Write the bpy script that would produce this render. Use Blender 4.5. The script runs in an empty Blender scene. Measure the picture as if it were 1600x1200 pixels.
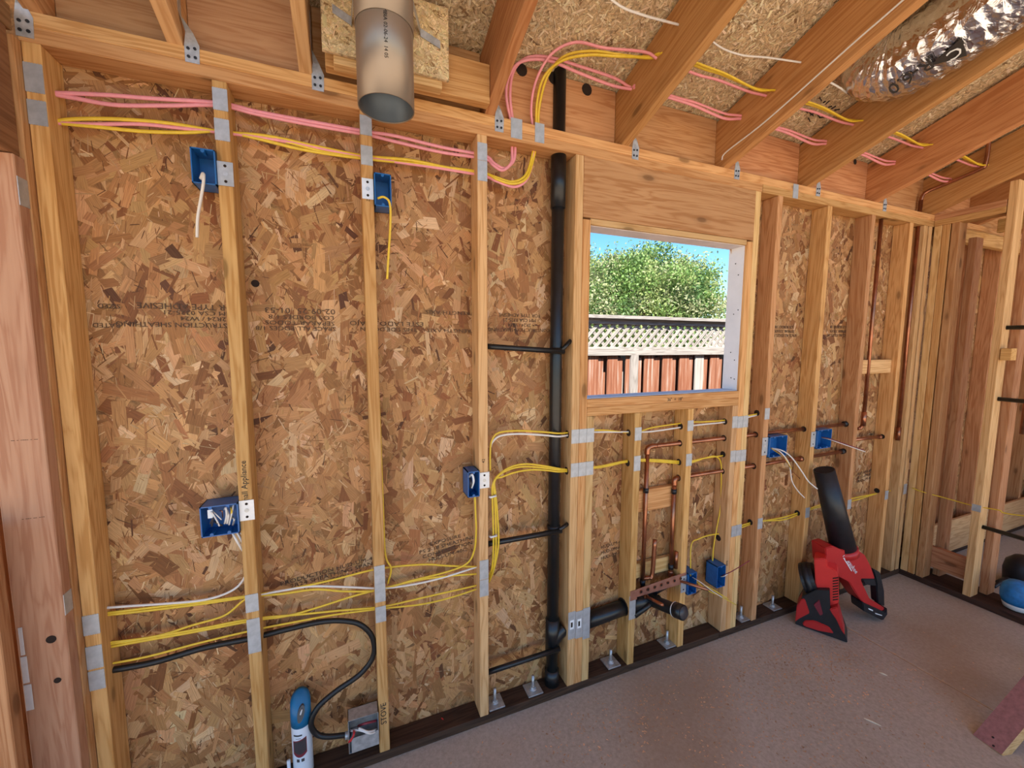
import bpy, bmesh, math, random
import numpy as np
from mathutils import Vector, Matrix, Euler

scene = bpy.context.scene
col = scene.collection
random.seed(7)
rng = np.random.default_rng(7)

# ------------------------------------------------------------------ camera
FPX, CX, CY, CZ = 632.16, 0.3272, -1.5059, 1.6142          # focal length in px of a 1600 px wide frame, position
YAW, PITCH, ROLL = 0.38329, 0.09718, 0.0027
cam_data = bpy.data.cameras.new('camera')
cam = bpy.data.objects.new('camera', cam_data)
col.objects.link(cam)
cam_data.sensor_fit = 'HORIZONTAL'
cam_data.sensor_width = 36.0
cam_data.lens = FPX * 36.0 / 1600.0
cam_data.clip_start = 0.02
_f = Vector((math.sin(YAW) * math.cos(PITCH), math.cos(YAW) * math.cos(PITCH), -math.sin(PITCH)))
_r = Vector((math.cos(YAW), -math.sin(YAW), 0))
_u = _r.cross(_f)
RGT = math.cos(ROLL) * _r + math.sin(ROLL) * _u
UPV = -math.sin(ROLL) * _r + math.cos(ROLL) * _u
FWD = _f
CAM = Vector((CX, CY, CZ))
m3 = Matrix((RGT, UPV, -FWD)).transposed()
cam.matrix_world = Matrix.Translation(CAM) @ m3.to_4x4()
scene.camera = cam

# ------------------------------------------------------------------ sky, sun, exposure
world = bpy.data.worlds.new('sky')
scene.world = world
world.use_nodes = True
wt = world.node_tree
wt.nodes.clear()
wo = wt.nodes.new('ShaderNodeOutputWorld')
wb = wt.nodes.new('ShaderNodeBackground')
ws = wt.nodes.new('ShaderNodeTexSky')
ws.sky_type = 'NISHITA'
ws.sun_disc = False
ws.sun_elevation = math.radians(50)
ws.sun_rotation = math.radians(200)
ws.air_density = 1.0
ws.dust_density = 0.3
ws.ozone_density = 2.0
wb.inputs['Strength'].default_value = 0.11
whs = wt.nodes.new('ShaderNodeHueSaturation')
whs.inputs['Saturation'].default_value = 1.35
wt.links.new(ws.outputs[0], whs.inputs['Color'])
wt.links.new(whs.outputs[0], wb.inputs[0])
wt.links.new(wb.outputs[0], wo.inputs[0])
sun_data = bpy.data.lights.new('sun', 'SUN')
sun_data.energy = 7.0
sun_data.angle = 0.009
sun_data.color = (1.0, 0.90, 0.76)
sun = bpy.data.objects.new('sun', sun_data)
col.objects.link(sun)
_sd = Vector((0.30, 0.62, -0.90)).normalized()              # travel direction: from behind the camera's back left, high
sun.rotation_euler = _sd.to_track_quat('-Z', 'Y').to_euler()

scene.view_settings.view_transform = 'Standard'
scene.view_settings.look = 'None'
scene.view_settings.gamma = 1.0
scene.view_settings.use_curve_mapping = False
scene.view_settings.exposure = 1.3

# ------------------------------------------------------------------ pixel -> point helpers (1600 x 1200 frame)
def ray(px, py):
    return (px - 800) / FPX * RGT + (600 - py) / FPX * UPV + FWD
def at(px, py, y=0.0):
    d = ray(px, py)
    return CAM + d * ((y - CY) / d.y)
def atx(px, py, x):
    d = ray(px, py)
    return CAM + d * ((x - CX) / d.x)
def atz(px, py, z=0.0):
    d = ray(px, py)
    return CAM + d * ((z - CZ) / d.z)

# ------------------------------------------------------------------ object helpers
def wm(o):
    m = o.matrix_basis.copy()
    if o.parent:
        m = wm(o.parent) @ o.matrix_parent_inverse @ m
    return m
def adopt(o, parent):
    if parent is not None:
        o.parent = parent
        o.matrix_parent_inverse = wm(parent).inverted()
    return o
def tag(o, label=None, cat=None, group=None, kind=None):
    if label: o['label'] = label
    if cat: o['category'] = cat
    if group: o['group'] = group
    if kind: o['kind'] = kind
    return o
def thing(name, label, cat, loc, group=None):
    o = bpy.data.objects.new(name, None)
    o.empty_display_size = 0.05
    col.objects.link(o)
    o.location = loc
    return tag(o, label, cat, group)
def link(name, me, mat, parent=None, smooth=False):
    if mat is not None and not me.materials:
        me.materials.append(mat)
    if smooth:
        me.polygons.foreach_set('use_smooth', [True] * len(me.polygons))
    o = bpy.data.objects.new(name, me)
    col.objects.link(o)
    return adopt(o, parent)
def obj(name, bm, mat, parent=None, smooth=False):
    me = bpy.data.meshes.new(name)
    bmesh.ops.recalc_face_normals(bm, faces=bm.faces)
    bm.to_mesh(me)
    bm.free()
    return link(name, me, mat, parent, smooth)
def box(bm, lo, hi, bevel=0.0, mtx=None):
    r = bmesh.ops.create_cube(bm, size=1.0)
    vs = r['verts']
    c = [(a + b) / 2 for a, b in zip(lo, hi)]
    s = [abs(b - a) for a, b in zip(lo, hi)]
    for v in vs:
        v.co = Vector((v.co.x * s[0] + c[0], v.co.y * s[1] + c[1], v.co.z * s[2] + c[2]))
    if bevel:
        es = list({e for v in vs for e in v.link_edges})
        rr = bmesh.ops.bevel(bm, geom=es, offset=bevel, segments=1, affect='EDGES', clamp_overlap=True)
        vs = list({v for f in rr['faces'] for v in f.verts} | {v for v in vs if v.is_valid})
    if mtx is not None:
        for v in vs: v.co = mtx @ v.co
    return bm
def B(lo, hi, bevel=0.0):
    return box(bmesh.new(), lo, hi, bevel)
_board_cache = {}
def board(name, lo, hi, axis, mat, parent=None, bevel=0.0022, pitch=0.0, pivot=None):
    """A plank whose grain (local x) runs along the given world axis."""
    lo = Vector(lo); hi = Vector(hi)
    c = (lo + hi) / 2; d = hi - lo
    if axis == 'x': dims = (d.x, d.y, d.z); rot = Euler((0, 0, 0)).to_matrix()
    elif axis == 'z': dims = (d.z, d.y, d.x); rot = Euler((0, -math.pi / 2, 0)).to_matrix()
    else: dims = (d.y, d.x, d.z); rot = Euler((0, 0, math.pi / 2)).to_matrix()
    key = (round(dims[0], 4), round(dims[1], 4), round(dims[2], 4), mat.name, bevel)
    me = _board_cache.get(key)
    if me is None:
        bm = B([-a / 2 for a in dims], [a / 2 for a in dims], bevel)
        bmesh.ops.recalc_face_normals(bm, faces=bm.faces)
        me = bpy.data.meshes.new(name); bm.to_mesh(me); bm.free()
        me.materials.append(mat)
        _board_cache[key] = me
    o = bpy.data.objects.new(name, me)
    col.objects.link(o)
    m = Matrix.Translation(c) @ rot.to_4x4()
    if pitch:
        p = Matrix.Translation(Vector(pivot)) @ Matrix.Rotation(pitch, 4, 'X') @ Matrix.Translation(-Vector(pivot))
        m = p @ m
    o.matrix_basis = m
    return adopt(o, parent)
def smoothpath(pts, n=7):
    """Catmull-Rom through the points."""
    P = [Vector(p) for p in pts]
    if len(P) < 3: return P
    out = []
    for i in range(len(P) - 1):
        p0 = P[i - 1] if i else P[0] * 2 - P[1]
        p1, p2 = P[i], P[i + 1]
        p3 = P[i + 2] if i + 2 < len(P) else P[-1] * 2 - P[-2]
        for k in range(n):
            t = k / n
            out.append(0.5 * ((2 * p1) + (p2 - p0) * t + (2 * p0 - 5 * p1 + 4 * p2 - p3) * t * t + (3 * p1 - p0 - 3 * p2 + p3) * t ** 3))
    out.append(P[-1])
    return out
def tube(bm, pts, r, seg=10, flat=1.0, cap=True):
    """Round (or flattened towards the wall) tube along a polyline; r may be a list."""
    pts = [Vector(p) for p in pts]
    rings = []
    prev = None
    for i, p in enumerate(pts):
        a = pts[max(i - 1, 0)]; b = pts[min(i + 1, len(pts) - 1)]
        t = (b - a)
        if t.length < 1e-9: t = Vector((0, 0, 1))
        t.normalize()
        ref = Vector((0, 1, 0)) if prev is None else prev
        n1 = ref - t * ref.dot(t)
        if n1.length < 1e-3:
            ref = Vector((1, 0, 0)); n1 = ref - t * ref.dot(t)
        n1.normalize(); prev = n1
        n2 = t.cross(n1)
        rr = r[i] if isinstance(r, (list, tuple)) else r
        rings.append([bm.verts.new(p + n1 * (rr * flat * math.cos(k * 2 * math.pi / seg)) + n2 * (rr * math.sin(k * 2 * math.pi / seg))) for k in range(seg)])
    for a, b in zip(rings, rings[1:]):
        for k in range(seg):
            bm.faces.new((a[k], a[(k + 1) % seg], b[(k + 1) % seg], b[k]))
    if cap:
        bm.faces.new(rings[0][::-1]); bm.faces.new(rings[-1])
    return bm
def hollow(bm, pts, r, r2, seg=32):
    """Open pipe with wall thickness."""
    pts = [Vector(p) for p in pts]
    t = (pts[-1] - pts[0]).normalized()
    ref = Vector((0, 1, 0)) if abs(t.y) < 0.9 else Vector((1, 0, 0))
    n1 = (ref - t * ref.dot(t)).normalized(); n2 = t.cross(n1)
    R = []
    for rad in (r, r2):
        for p in (pts[0], pts[-1]):
            R.append([bm.verts.new(p + n1 * rad * math.cos(k * 2 * math.pi / seg) + n2 * rad * math.sin(k * 2 * math.pi / seg)) for k in range(seg)])
    for a, b in ((R[0], R[1]), (R[3], R[2]), (R[2], R[0]), (R[1], R[3])):
        for k in range(seg):
            bm.faces.new((a[k], a[(k + 1) % seg], b[(k + 1) % seg], b[k]))
    return bm
def prism(bm, pts, off):
    """Closed polygon (3D points, coplanar) pushed along off."""
    off = Vector(off)
    a = [bm.verts.new(Vector(p)) for p in pts]
    b = [bm.verts.new(Vector(p) + off) for p in pts]
    bm.faces.new(a); bm.faces.new(b[::-1])
    n = len(a)
    for i in range(n):
        bm.faces.new((a[i], b[i], b[(i + 1) % n], a[(i + 1) % n]))
    return bm
def lettering(text, size, mat, parent, origin, xdir, ydir, depth=0.0003, align='CENTER', name='lettering', squash=1.0):
    cu = bpy.data.curves.new(name, 'FONT')
    cu.body = text; cu.size = size; cu.align_x = align; cu.align_y = 'CENTER'; cu.extrude = depth
    cu.resolution_u = 2
    tmp = bpy.data.objects.new('tmp_text', cu)
    me = bpy.data.meshes.new_from_object(tmp)
    bpy.data.objects.remove(tmp)
    bpy.data.curves.remove(cu)
    me.name = name
    me.materials.clear(); me.materials.append(mat)
    o = bpy.data.objects.new(name, me)
    col.objects.link(o)
    X = Vector(xdir).normalized(); Y = Vector(ydir).normalized(); Z = X.cross(Y).normalized()
    m = Matrix((X * squash, Y, Z)).transposed().to_4x4()
    o.matrix_basis = Matrix.Translation(Vector(origin)) @ m
    return adopt(o, parent)

# ------------------------------------------------------------------ materials
def mat_new(name):
    m = bpy.data.materials.new(name); m.use_nodes = True
    t = m.node_tree; t.nodes.clear()
    out = t.nodes.new('ShaderNodeOutputMaterial'); b = t.nodes.new('ShaderNodeBsdfPrincipled')
    t.links.new(b.outputs[0], out.inputs[0])
    return m, t, b
def N(t, typ, ins=None, **kw):
    n = t.nodes.new(typ)
    for k, v in kw.items(): setattr(n, k, v)
    for k, v in (ins or {}).items():
        if isinstance(v, bpy.types.NodeSocket): t.links.new(v, n.inputs[k])
        else: n.inputs[k].default_value = v
    return n
def ramp(t, fac, stops, interp='LINEAR'):
    r = t.nodes.new('ShaderNodeValToRGB'); r.color_ramp.interpolation = interp
    e = r.color_ramp.elements
    while len(e) < len(stops): e.new(0.5)
    for el, (p, c) in zip(e, stops):
        el.position = p; el.color = (*c, 1) if len(c) == 3 else c
    t.links.new(fac, r.inputs[0])
    return r.outputs[0]
def mix(t, fac, a, b, mode='MIX'):
    n = t.nodes.new('ShaderNodeMix'); n.data_type = 'RGBA'; n.blend_type = mode; n.clamp_factor = True
    for s, v in ((n.inputs[0], fac), (n.inputs[6], a), (n.inputs[7], b)):
        if isinstance(v, bpy.types.NodeSocket): t.links.new(v, s)
        else: s.default_value = (*v, 1) if isinstance(v, tuple) and len(v) == 3 else v
    return n.outputs[2]
def math_(t, op, a, b=0.0):
    n = t.nodes.new('ShaderNodeMath'); n.operation = op
    for s, v in ((n.inputs[0], a), (n.inputs[1], b)):
        if isinstance(v, bpy.types.NodeSocket): t.links.new(v, s)
        else: s.default_value = v
    return n.outputs[0]
def bump(t, b, h, strength, dist=0.002):
    n = N(t, 'ShaderNodeBump', {'Height': h, 'Strength': strength, 'Distance': dist})
    t.links.new(n.outputs[0], b.inputs['Normal'])

def lumber(name, light, dark, vary=0.16, knots=True, rough=0.72, stamp=0.0):
    m, t, b = mat_new(name)
    tc = N(t, 'ShaderNodeTexCoord'); oi = N(t, 'ShaderNodeObjectInfo')
    sh = N(t, 'ShaderNodeVectorMath', {0: oi.outputs['Random'], 1: (37.0, 11.0, 23.0)}, operation='MULTIPLY')
    co = N(t, 'ShaderNodeVectorMath', {0: tc.outputs['Object'], 1: sh.outputs[0]}, operation='ADD')
    mp = N(t, 'ShaderNodeMapping', {'Vector': co.outputs[0], 'Scale': (0.7, 9.0, 9.0)})
    n1 = N(t, 'ShaderNodeTexNoise', {'Vector': mp.outputs[0], 'Scale': 1.6, 'Detail': 3.0, 'Roughness': 0.55, 'Distortion': 0.6})
    rings = math_(t, 'FRACT', math_(t, 'MULTIPLY', n1.outputs['Fac'], 9.0))
    ringv = math_(t, 'ABSOLUTE', math_(t, 'SUBTRACT', rings, 0.5))            # 0..0.5 growth rings
    mp2 = N(t, 'ShaderNodeMapping', {'Vector': co.outputs[0], 'Scale': (2.2, 90.0, 90.0)})
    n2 = N(t, 'ShaderNodeTexNoise', {'Vector': mp2.outputs[0], 'Scale': 1.5, 'Detail': 4.0, 'Roughness': 0.6})
    f = math_(t, 'ADD', math_(t, 'MULTIPLY', ringv, 1.0), math_(t, 'MULTIPLY', math_(t, 'SUBTRACT', n2.outputs['Fac'], 0.5), 1.3))
    c = ramp(t, f, [(0.0, dark), (0.30, tuple(0.35 * d + 0.65 * l for d, l in zip(dark, light))), (0.75, light)])
    # broad blotches
    n3 = N(t, 'ShaderNodeTexNoise', {'Vector': co.outputs[0], 'Scale': 3.2, 'Detail': 2.0})
    c = mix(t, math_(t, 'MULTIPLY', n3.outputs['Fac'], 0.45), c, tuple(0.6 * d + 0.25 * l for d, l in zip(dark, light)))
    if knots:
        mp4 = N(t, 'ShaderNodeMapping', {'Vector': co.outputs[0], 'Scale': (3.4, 9.0, 9.0)})
        v = N(t, 'ShaderNodeTexVoronoi', {'Vector': mp4.outputs[0], 'Scale': 1.0, 'Randomness': 1.0})
        kn = ramp(t, v.outputs['Distance'], [(0.0, (1, 1, 1)), (0.085, (0.9, 0.9, 0.9)), (0.13, (0.25, 0.25, 0.25)), (0.24, (0, 0, 0))])
        c = mix(t, math_(t, 'MULTIPLY', kn, 0.75), c, tuple(d * 0.33 for d in dark))
    hs = N(t, 'ShaderNodeHueSaturation', {'Color': c})
    rv = math_(t, 'FRACT', math_(t, 'MULTIPLY', oi.outputs['Random'], 17.31))
    t.links.new(math_(t, 'ADD', math_(t, 'MULTIPLY', rv, 2 * vary), 1 - vary), hs.inputs['Value'])
    rh = math_(t, 'FRACT', math_(t, 'MULTIPLY', oi.outputs['Random'], 53.7))
    t.links.new(math_(t, 'ADD', math_(t, 'MULTIPLY', rh, 0.018), 0.491), hs.inputs['Hue'])
    t.links.new(hs.outputs[0], b.inputs['Base Color'])
    b.inputs['Roughness'].default_value = rough
    b.inputs['Specular IOR Level'].default_value = 0.25
    bump(t, b, n2.outputs['Fac'], 0.25, 0.001)
    return m
def plain(name, color, rough=0.5, metal=0.0, noise=0.12, nscale=30.0, bmp=0.0, spec=0.5, coat=0.0):
    m, t, b = mat_new(name)
    tc = N(t, 'ShaderNodeTexCoord')
    n = N(t, 'ShaderNodeTexNoise', {'Vector': tc.outputs['Object'], 'Scale': nscale, 'Detail': 4.0, 'Roughness': 0.6})
    lo = tuple(c * (1 - noise) for c in color); hi = tuple(min(1, c * (1 + noise)) for c in color)
    t.links.new(ramp(t, n.outputs['Fac'], [(0.3, lo), (0.7, hi)]), b.inputs['Base Color'])
    b.inputs['Roughness'].default_value = rough; b.inputs['Metallic'].default_value = metal
    b.inputs['Specular IOR Level'].default_value = spec
    b.inputs['Coat Weight'].default_value = coat
    if bmp: bump(t, b, n.outputs['Fac'], bmp, 0.003)
    return m
M = {}
M['fir'] = lumber('fir_lumber', (0.74, 0.43, 0.175), (0.50, 0.235, 0.072))
M['fir_pale'] = lumber('fir_pale_lumber', (0.78, 0.50, 0.24), (0.55, 0.30, 0.115))
M['fir_red'] = lumber('fir_red_lumber', (0.64, 0.34, 0.165), (0.43, 0.18, 0.07))
M['fir_pink'] = lumber('fir_pink_lumber', (0.60, 0.36, 0.21), (0.44, 0.22, 0.115))
M['rafter'] = lumber('rafter_lumber', (0.60, 0.295, 0.12), (0.42, 0.17, 0.058), vary=0.08)
M['treated'] = lumber('treated_lumber', (0.085, 0.042, 0.026), (0.035, 0.017, 0.011), vary=0.05)
M['header_shaded'] = lumber('shaded_header_lumber', (0.36, 0.19, 0.085), (0.22, 0.105, 0.042), vary=0.02)  # the shade on the left header is put into this darker lumber colour
M['yellow'] = plain('yellow_cable_jacket', (0.74, 0.50, 0.035), 0.42, noise=0.08, nscale=60)
M['pink'] = plain('pink_cable_jacket', (0.80, 0.30, 0.34), 0.42, noise=0.07, nscale=60)
M['white_cable'] = plain('white_cable_jacket', (0.74, 0.70, 0.66), 0.4, noise=0.05, nscale=60)
M['black_plastic'] = plain('black_plastic', (0.009, 0.0095, 0.011), 0.32, noise=0.35, nscale=18)
M['black_rubber'] = plain('black_rubber_cable', (0.006, 0.006, 0.007), 0.45, noise=0.3)
M['steel'] = plain('galvanised_steel', (0.50, 0.51, 0.52), 0.42, 0.6, noise=0.25, nscale=45, bmp=0.1)
M['plate'] = plain('galvanised_nail_plate', (0.45, 0.47, 0.50), 0.5, 0.45, noise=0.16, nscale=35)
M['bright_plate'] = plain('zinc_plate', (0.72, 0.74, 0.77), 0.42, 0.3, noise=0.08)
M['blue'] = plain('blue_box_plastic', (0.012, 0.115, 0.36), 0.36, noise=0.12, nscale=40)
M['copper'] = plain('copper', (0.40, 0.165, 0.092), 0.32, 0.9, noise=0.3, nscale=14)
M['copper_plate'] = plain('copper_strap', (0.36, 0.155, 0.105), 0.5, 0.35, noise=0.2, nscale=20)
M['bronze'] = plain('bronze_vent_metal', (0.33, 0.265, 0.205), 0.36, 0.55, noise=0.1, nscale=5)
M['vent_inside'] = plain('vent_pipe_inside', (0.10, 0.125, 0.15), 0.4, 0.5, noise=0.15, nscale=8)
M['ink'] = plain('black_ink', (0.028, 0.020, 0.016), 0.8, noise=0.2)
M['faint_ink'] = plain('faint_print_ink', (0.085, 0.048, 0.028), 0.85, noise=0.5, nscale=90)
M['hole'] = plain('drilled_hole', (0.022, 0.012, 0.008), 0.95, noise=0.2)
M['red'] = plain('red_tool_plastic', (0.52, 0.022, 0.022), 0.38, noise=0.08, nscale=12)
M['red_bright'] = plain('bright_red_plastic', (0.72, 0.035, 0.03), 0.36, noise=0.06, nscale=12)
M['tool_black'] = plain('tool_black_plastic', (0.012, 0.013, 0.017), 0.42, noise=0.3, nscale=20)
M['white'] = plain('white_print', (0.80, 0.80, 0.80), 0.4, noise=0.03)
M['can_white'] = plain('can_white_paint', (0.72, 0.77, 0.84), 0.3, noise=0.03)
M['can_blue'] = plain('can_blue_cap', (0.008, 0.145, 0.32), 0.38, noise=0.06)
M['cyan_blue'] = plain('blue_wrap', (0.02, 0.20, 0.52), 0.45, noise=0.35, nscale=25, bmp=0.2)
M['maroon'] = plain('maroon_print', (0.20, 0.02, 0.035), 0.4, noise=0.05)
M['dark_print'] = plain('dark_print', (0.05, 0.045, 0.05), 0.4, noise=0.2)
M['red_wire'] = plain('red_wire', (0.60, 0.02, 0.025), 0.4, noise=0.05)
M['ground'] = plain('dry_ground', (0.36, 0.28, 0.20), 0.9, noise=0.25, nscale=1.5)
M['grey_weathered'] = lumber('weathered_grey_timber', (0.40, 0.385, 0.375), (0.20, 0.185, 0.175), vary=0.08, knots=False, rough=0.85)
M['wrap_blue'] = plain('skylit_blue_flashing', (0.62, 0.70, 0.80), 0.6, noise=0.06, nscale=12)  # bluish skylight on the sill put into the sheet colour
M['wrap_white'] = plain('skylit_white_flashing', (0.80, 0.78, 0.80), 0.6, noise=0.06, nscale=8)  # pale lavender skylight on the jamb put into the sheet colour
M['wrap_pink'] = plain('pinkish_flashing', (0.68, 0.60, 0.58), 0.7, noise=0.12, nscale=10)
M['pink_board'] = plain('pink_stained_timber', (0.36, 0.165, 0.16), 0.8, noise=0.2, nscale=60)
M['joint'] = plain('tan_joint_filler', (0.60, 0.42, 0.26), 0.8, noise=0.25, nscale=20)
M['chips'] = plain('reddish_chips', (0.62, 0.37, 0.20), 0.8, noise=0.6, nscale=9)
M['splinter'] = plain('pale_splinter', (0.75, 0.62, 0.45), 0.7, noise=0.1)
M['grey_print'] = plain('white_sticker', (0.80, 0.82, 0.84), 0.5, noise=0.05)

def osb_material(name, darken=1.0):
    m, t, b = mat_new(name)
    at_ = N(t, 'ShaderNodeAttribute', attribute_name='flake')
    uv = N(t, 'ShaderNodeUVMap', uv_map='grain')
    mp = N(t, 'ShaderNodeMapping', {'Vector': uv.outputs[0], 'Scale': (14.0, 420.0, 1.0)})
    n = N(t, 'ShaderNodeTexNoise', {'Vector': mp.outputs[0], 'Scale': 1.0, 'Detail': 3.0, 'Roughness': 0.6})
    g = ramp(t, n.outputs['Fac'], [(0.25, (0.58, 0.54, 0.50)), (0.62, (1.14, 1.13, 1.12))])
    c = mix(t, 1.0, at_.outputs['Color'], g, 'MULTIPLY')
    t.links.new(c, b.inputs['Base Color'])
    b.inputs['Roughness'].default_value = 0.62
    b.inputs['Specular IOR Level'].default_value = 0.3
    bump(t, b, n.outputs['Fac'], 0.2, 0.001)
    return m
M['osb'] = osb_material('oriented_strand_flakes')
M['osb_base'] = plain('strand_board_core', (0.30, 0.155, 0.06), 0.85, noise=0.5, nscale=70, bmp=0.3)
M['osb_roof_base'] = plain('roof_strand_core', (0.52, 0.37, 0.21), 0.85, noise=0.5, nscale=90, bmp=0.3)

def concrete():
    m, t, b = mat_new('concrete_slab')
    tc = N(t, 'ShaderNodeTexCoord')
    a = N(t, 'ShaderNodeTexNoise', {'Vector': tc.outputs['Object'], 'Scale': 1.7, 'Detail': 5.0, 'Roughness': 0.6, 'Distortion': 0.4})
    f = N(t, 'ShaderNodeTexNoise', {'Vector': tc.outputs['Object'], 'Scale': 60.0, 'Detail': 5.0, 'Roughness': 0.7})
    c = ramp(t, a.outputs['Fac'], [(0.3, (0.39, 0.315, 0.235)), (0.5, (0.47, 0.405, 0.325)), (0.72, (0.54, 0.47, 0.39))])
    c = mix(t, 0.5, c, ramp(t, f.outputs['Fac'], [(0.35, (0.32, 0.275, 0.22)), (0.65, (0.57, 0.505, 0.425))]))
    # rusty dust stain patches
    s = N(t, 'ShaderNodeTexNoise', {'Vector': tc.outputs['Object'], 'Scale': 0.9, 'Detail': 3.0})
    c = mix(t, ramp(t, s.outputs['Fac'], [(0.54, (0, 0, 0)), (0.70, (0.55, 0.55, 0.55))]), c, (0.33, 0.205, 0.11))
    t.links.new(c, b.inputs['Base Color'])
    b.inputs['Roughness'].default_value = 0.8
    bump(t, b, f.outputs['Fac'], 0.25, 0.002)
    return m
M['concrete'] = concrete()
def foil_mat():
    m, t, b = mat_new('crinkled_silver_foil')
    tc = N(t, 'ShaderNodeTexCoord')
    v = N(t, 'ShaderNodeTexVoronoi', {'Vector': tc.outputs['Object'], 'Scale': 34.0})
    n = N(t, 'ShaderNodeTexNoise', {'Vector': tc.outputs['Object'], 'Scale': 22.0, 'Detail': 5.0, 'Distortion': 1.5})
    h = math_(t, 'ADD', v.outputs['Distance'], n.outputs['Fac'])
    b.inputs['Base Color'].default_value = (0.78, 0.78, 0.80, 1)
    b.inputs['Metallic'].default_value = 1.0
    b.inputs['Roughness'].default_value = 0.17
    bump(t, b, h, 0.55, 0.012)
    return m
M['foil'] = foil_mat()
def fence_mat():
    m, t, b = mat_new('weathered_redwood')
    tc = N(t, 'ShaderNodeTexCoord'); oi = N(t, 'ShaderNodeObjectInfo')
    sh = N(t, 'ShaderNodeVectorMath', {0: oi.outputs['Random'], 1: (31.0, 7.0, 13.0)}, operation='MULTIPLY')
    co = N(t, 'ShaderNodeVectorMath', {0: tc.outputs['Object'], 1: sh.outputs[0]}, operation='ADD')
    mp = N(t, 'ShaderNodeMapping', {'Vector': co.outputs[0], 'Scale': (0.9, 20.0, 20.0)})
    n = N(t, 'ShaderNodeTexNoise', {'Vector': mp.outputs[0], 'Scale': 1.8, 'Detail': 6.0, 'Roughness': 0.65})
    c = ramp(t, n.outputs['Fac'], [(0.28, (0.08, 0.028, 0.016)), (0.43, (0.20, 0.068, 0.034)), (0.55, (0.255, 0.115, 0.07)), (0.68, (0.34, 0.28, 0.25))])
    r = math_(t, 'FRACT', math_(t, 'MULTIPLY', oi.outputs['Random'], 23.7))
    g = ramp(t, n.outputs['Fac'], [(0.3, (0.20, 0.185, 0.175)), (0.65, (0.42, 0.40, 0.385))])
    c = mix(t, ramp(t, r, [(0.80, (0, 0, 0)), (0.84, (1, 1, 1))]), c, g)
    t.links.new(c, b.inputs['Base Color']); b.inputs['Roughness'].default_value = 0.9
    return m
M['fence'] = fence_mat()
def leaf_mat():
    m, t, b = mat_new('tree_leaves')
    a = N(t, 'ShaderNodeAttribute', attribute_name='leaf')
    t.links.new(a.outputs['Color'], b.inputs['Base Color'])
    b.inputs['Roughness'].default_value = 0.55
    tr = N(t, 'ShaderNodeBsdfTranslucent'); t.links.new(a.outputs['Color'], tr.inputs[0])
    mx = N(t, 'ShaderNodeMixShader', {0: 0.35}); t.links.new(b.outputs[0], mx.inputs[1]); t.links.new(tr.outputs[0], mx.inputs[2])
    out = [n for n in t.nodes if n.type == 'OUTPUT_MATERIAL'][0]
    t.links.new(mx.outputs[0], out.inputs[0])
    return m
M['leaf'] = leaf_mat()
M['bark'] = plain('bark', (0.16, 0.12, 0.09), 0.9, noise=0.4, nscale=12, bmp=0.5)

# ------------------------------------------------------------------ strand flakes
OSB_PAL = [((0.444, 0.234, 0.095), 30), ((0.368, 0.178, 0.068), 26), ((0.519, 0.301, 0.140), 18), ((0.603, 0.396, 0.220), 5),
           ((0.281, 0.123, 0.044), 18), ((0.209, 0.079, 0.027), 10), ((0.117, 0.047, 0.020), 5)]
BIG_PAL = [((0.47, 0.25, 0.103), 32), ((0.40, 0.198, 0.078), 28), ((0.54, 0.315, 0.148), 20), ((0.61, 0.40, 0.222), 4), ((0.315, 0.142, 0.052), 16), ((0.225, 0.088, 0.031), 5)]
SPLINTER_PAL = [((0.402, 0.210, 0.083), 26), ((0.519, 0.308, 0.151), 20), ((0.619, 0.428, 0.242), 8), ((0.234, 0.095, 0.034), 26), ((0.109, 0.044, 0.018), 14)]
ROOF_PAL = [((0.74, 0.59, 0.37), 34), ((0.80, 0.66, 0.44), 32), ((0.66, 0.49, 0.285), 22), ((0.50, 0.34, 0.18), 9), ((0.28, 0.17, 0.085), 5), ((0.87, 0.75, 0.54), 12)]
BOARD_PAL = [((0.68, 0.50, 0.27), 34), ((0.76, 0.59, 0.34), 30), ((0.58, 0.39, 0.19), 18), ((0.30, 0.17, 0.07), 4)]
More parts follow.
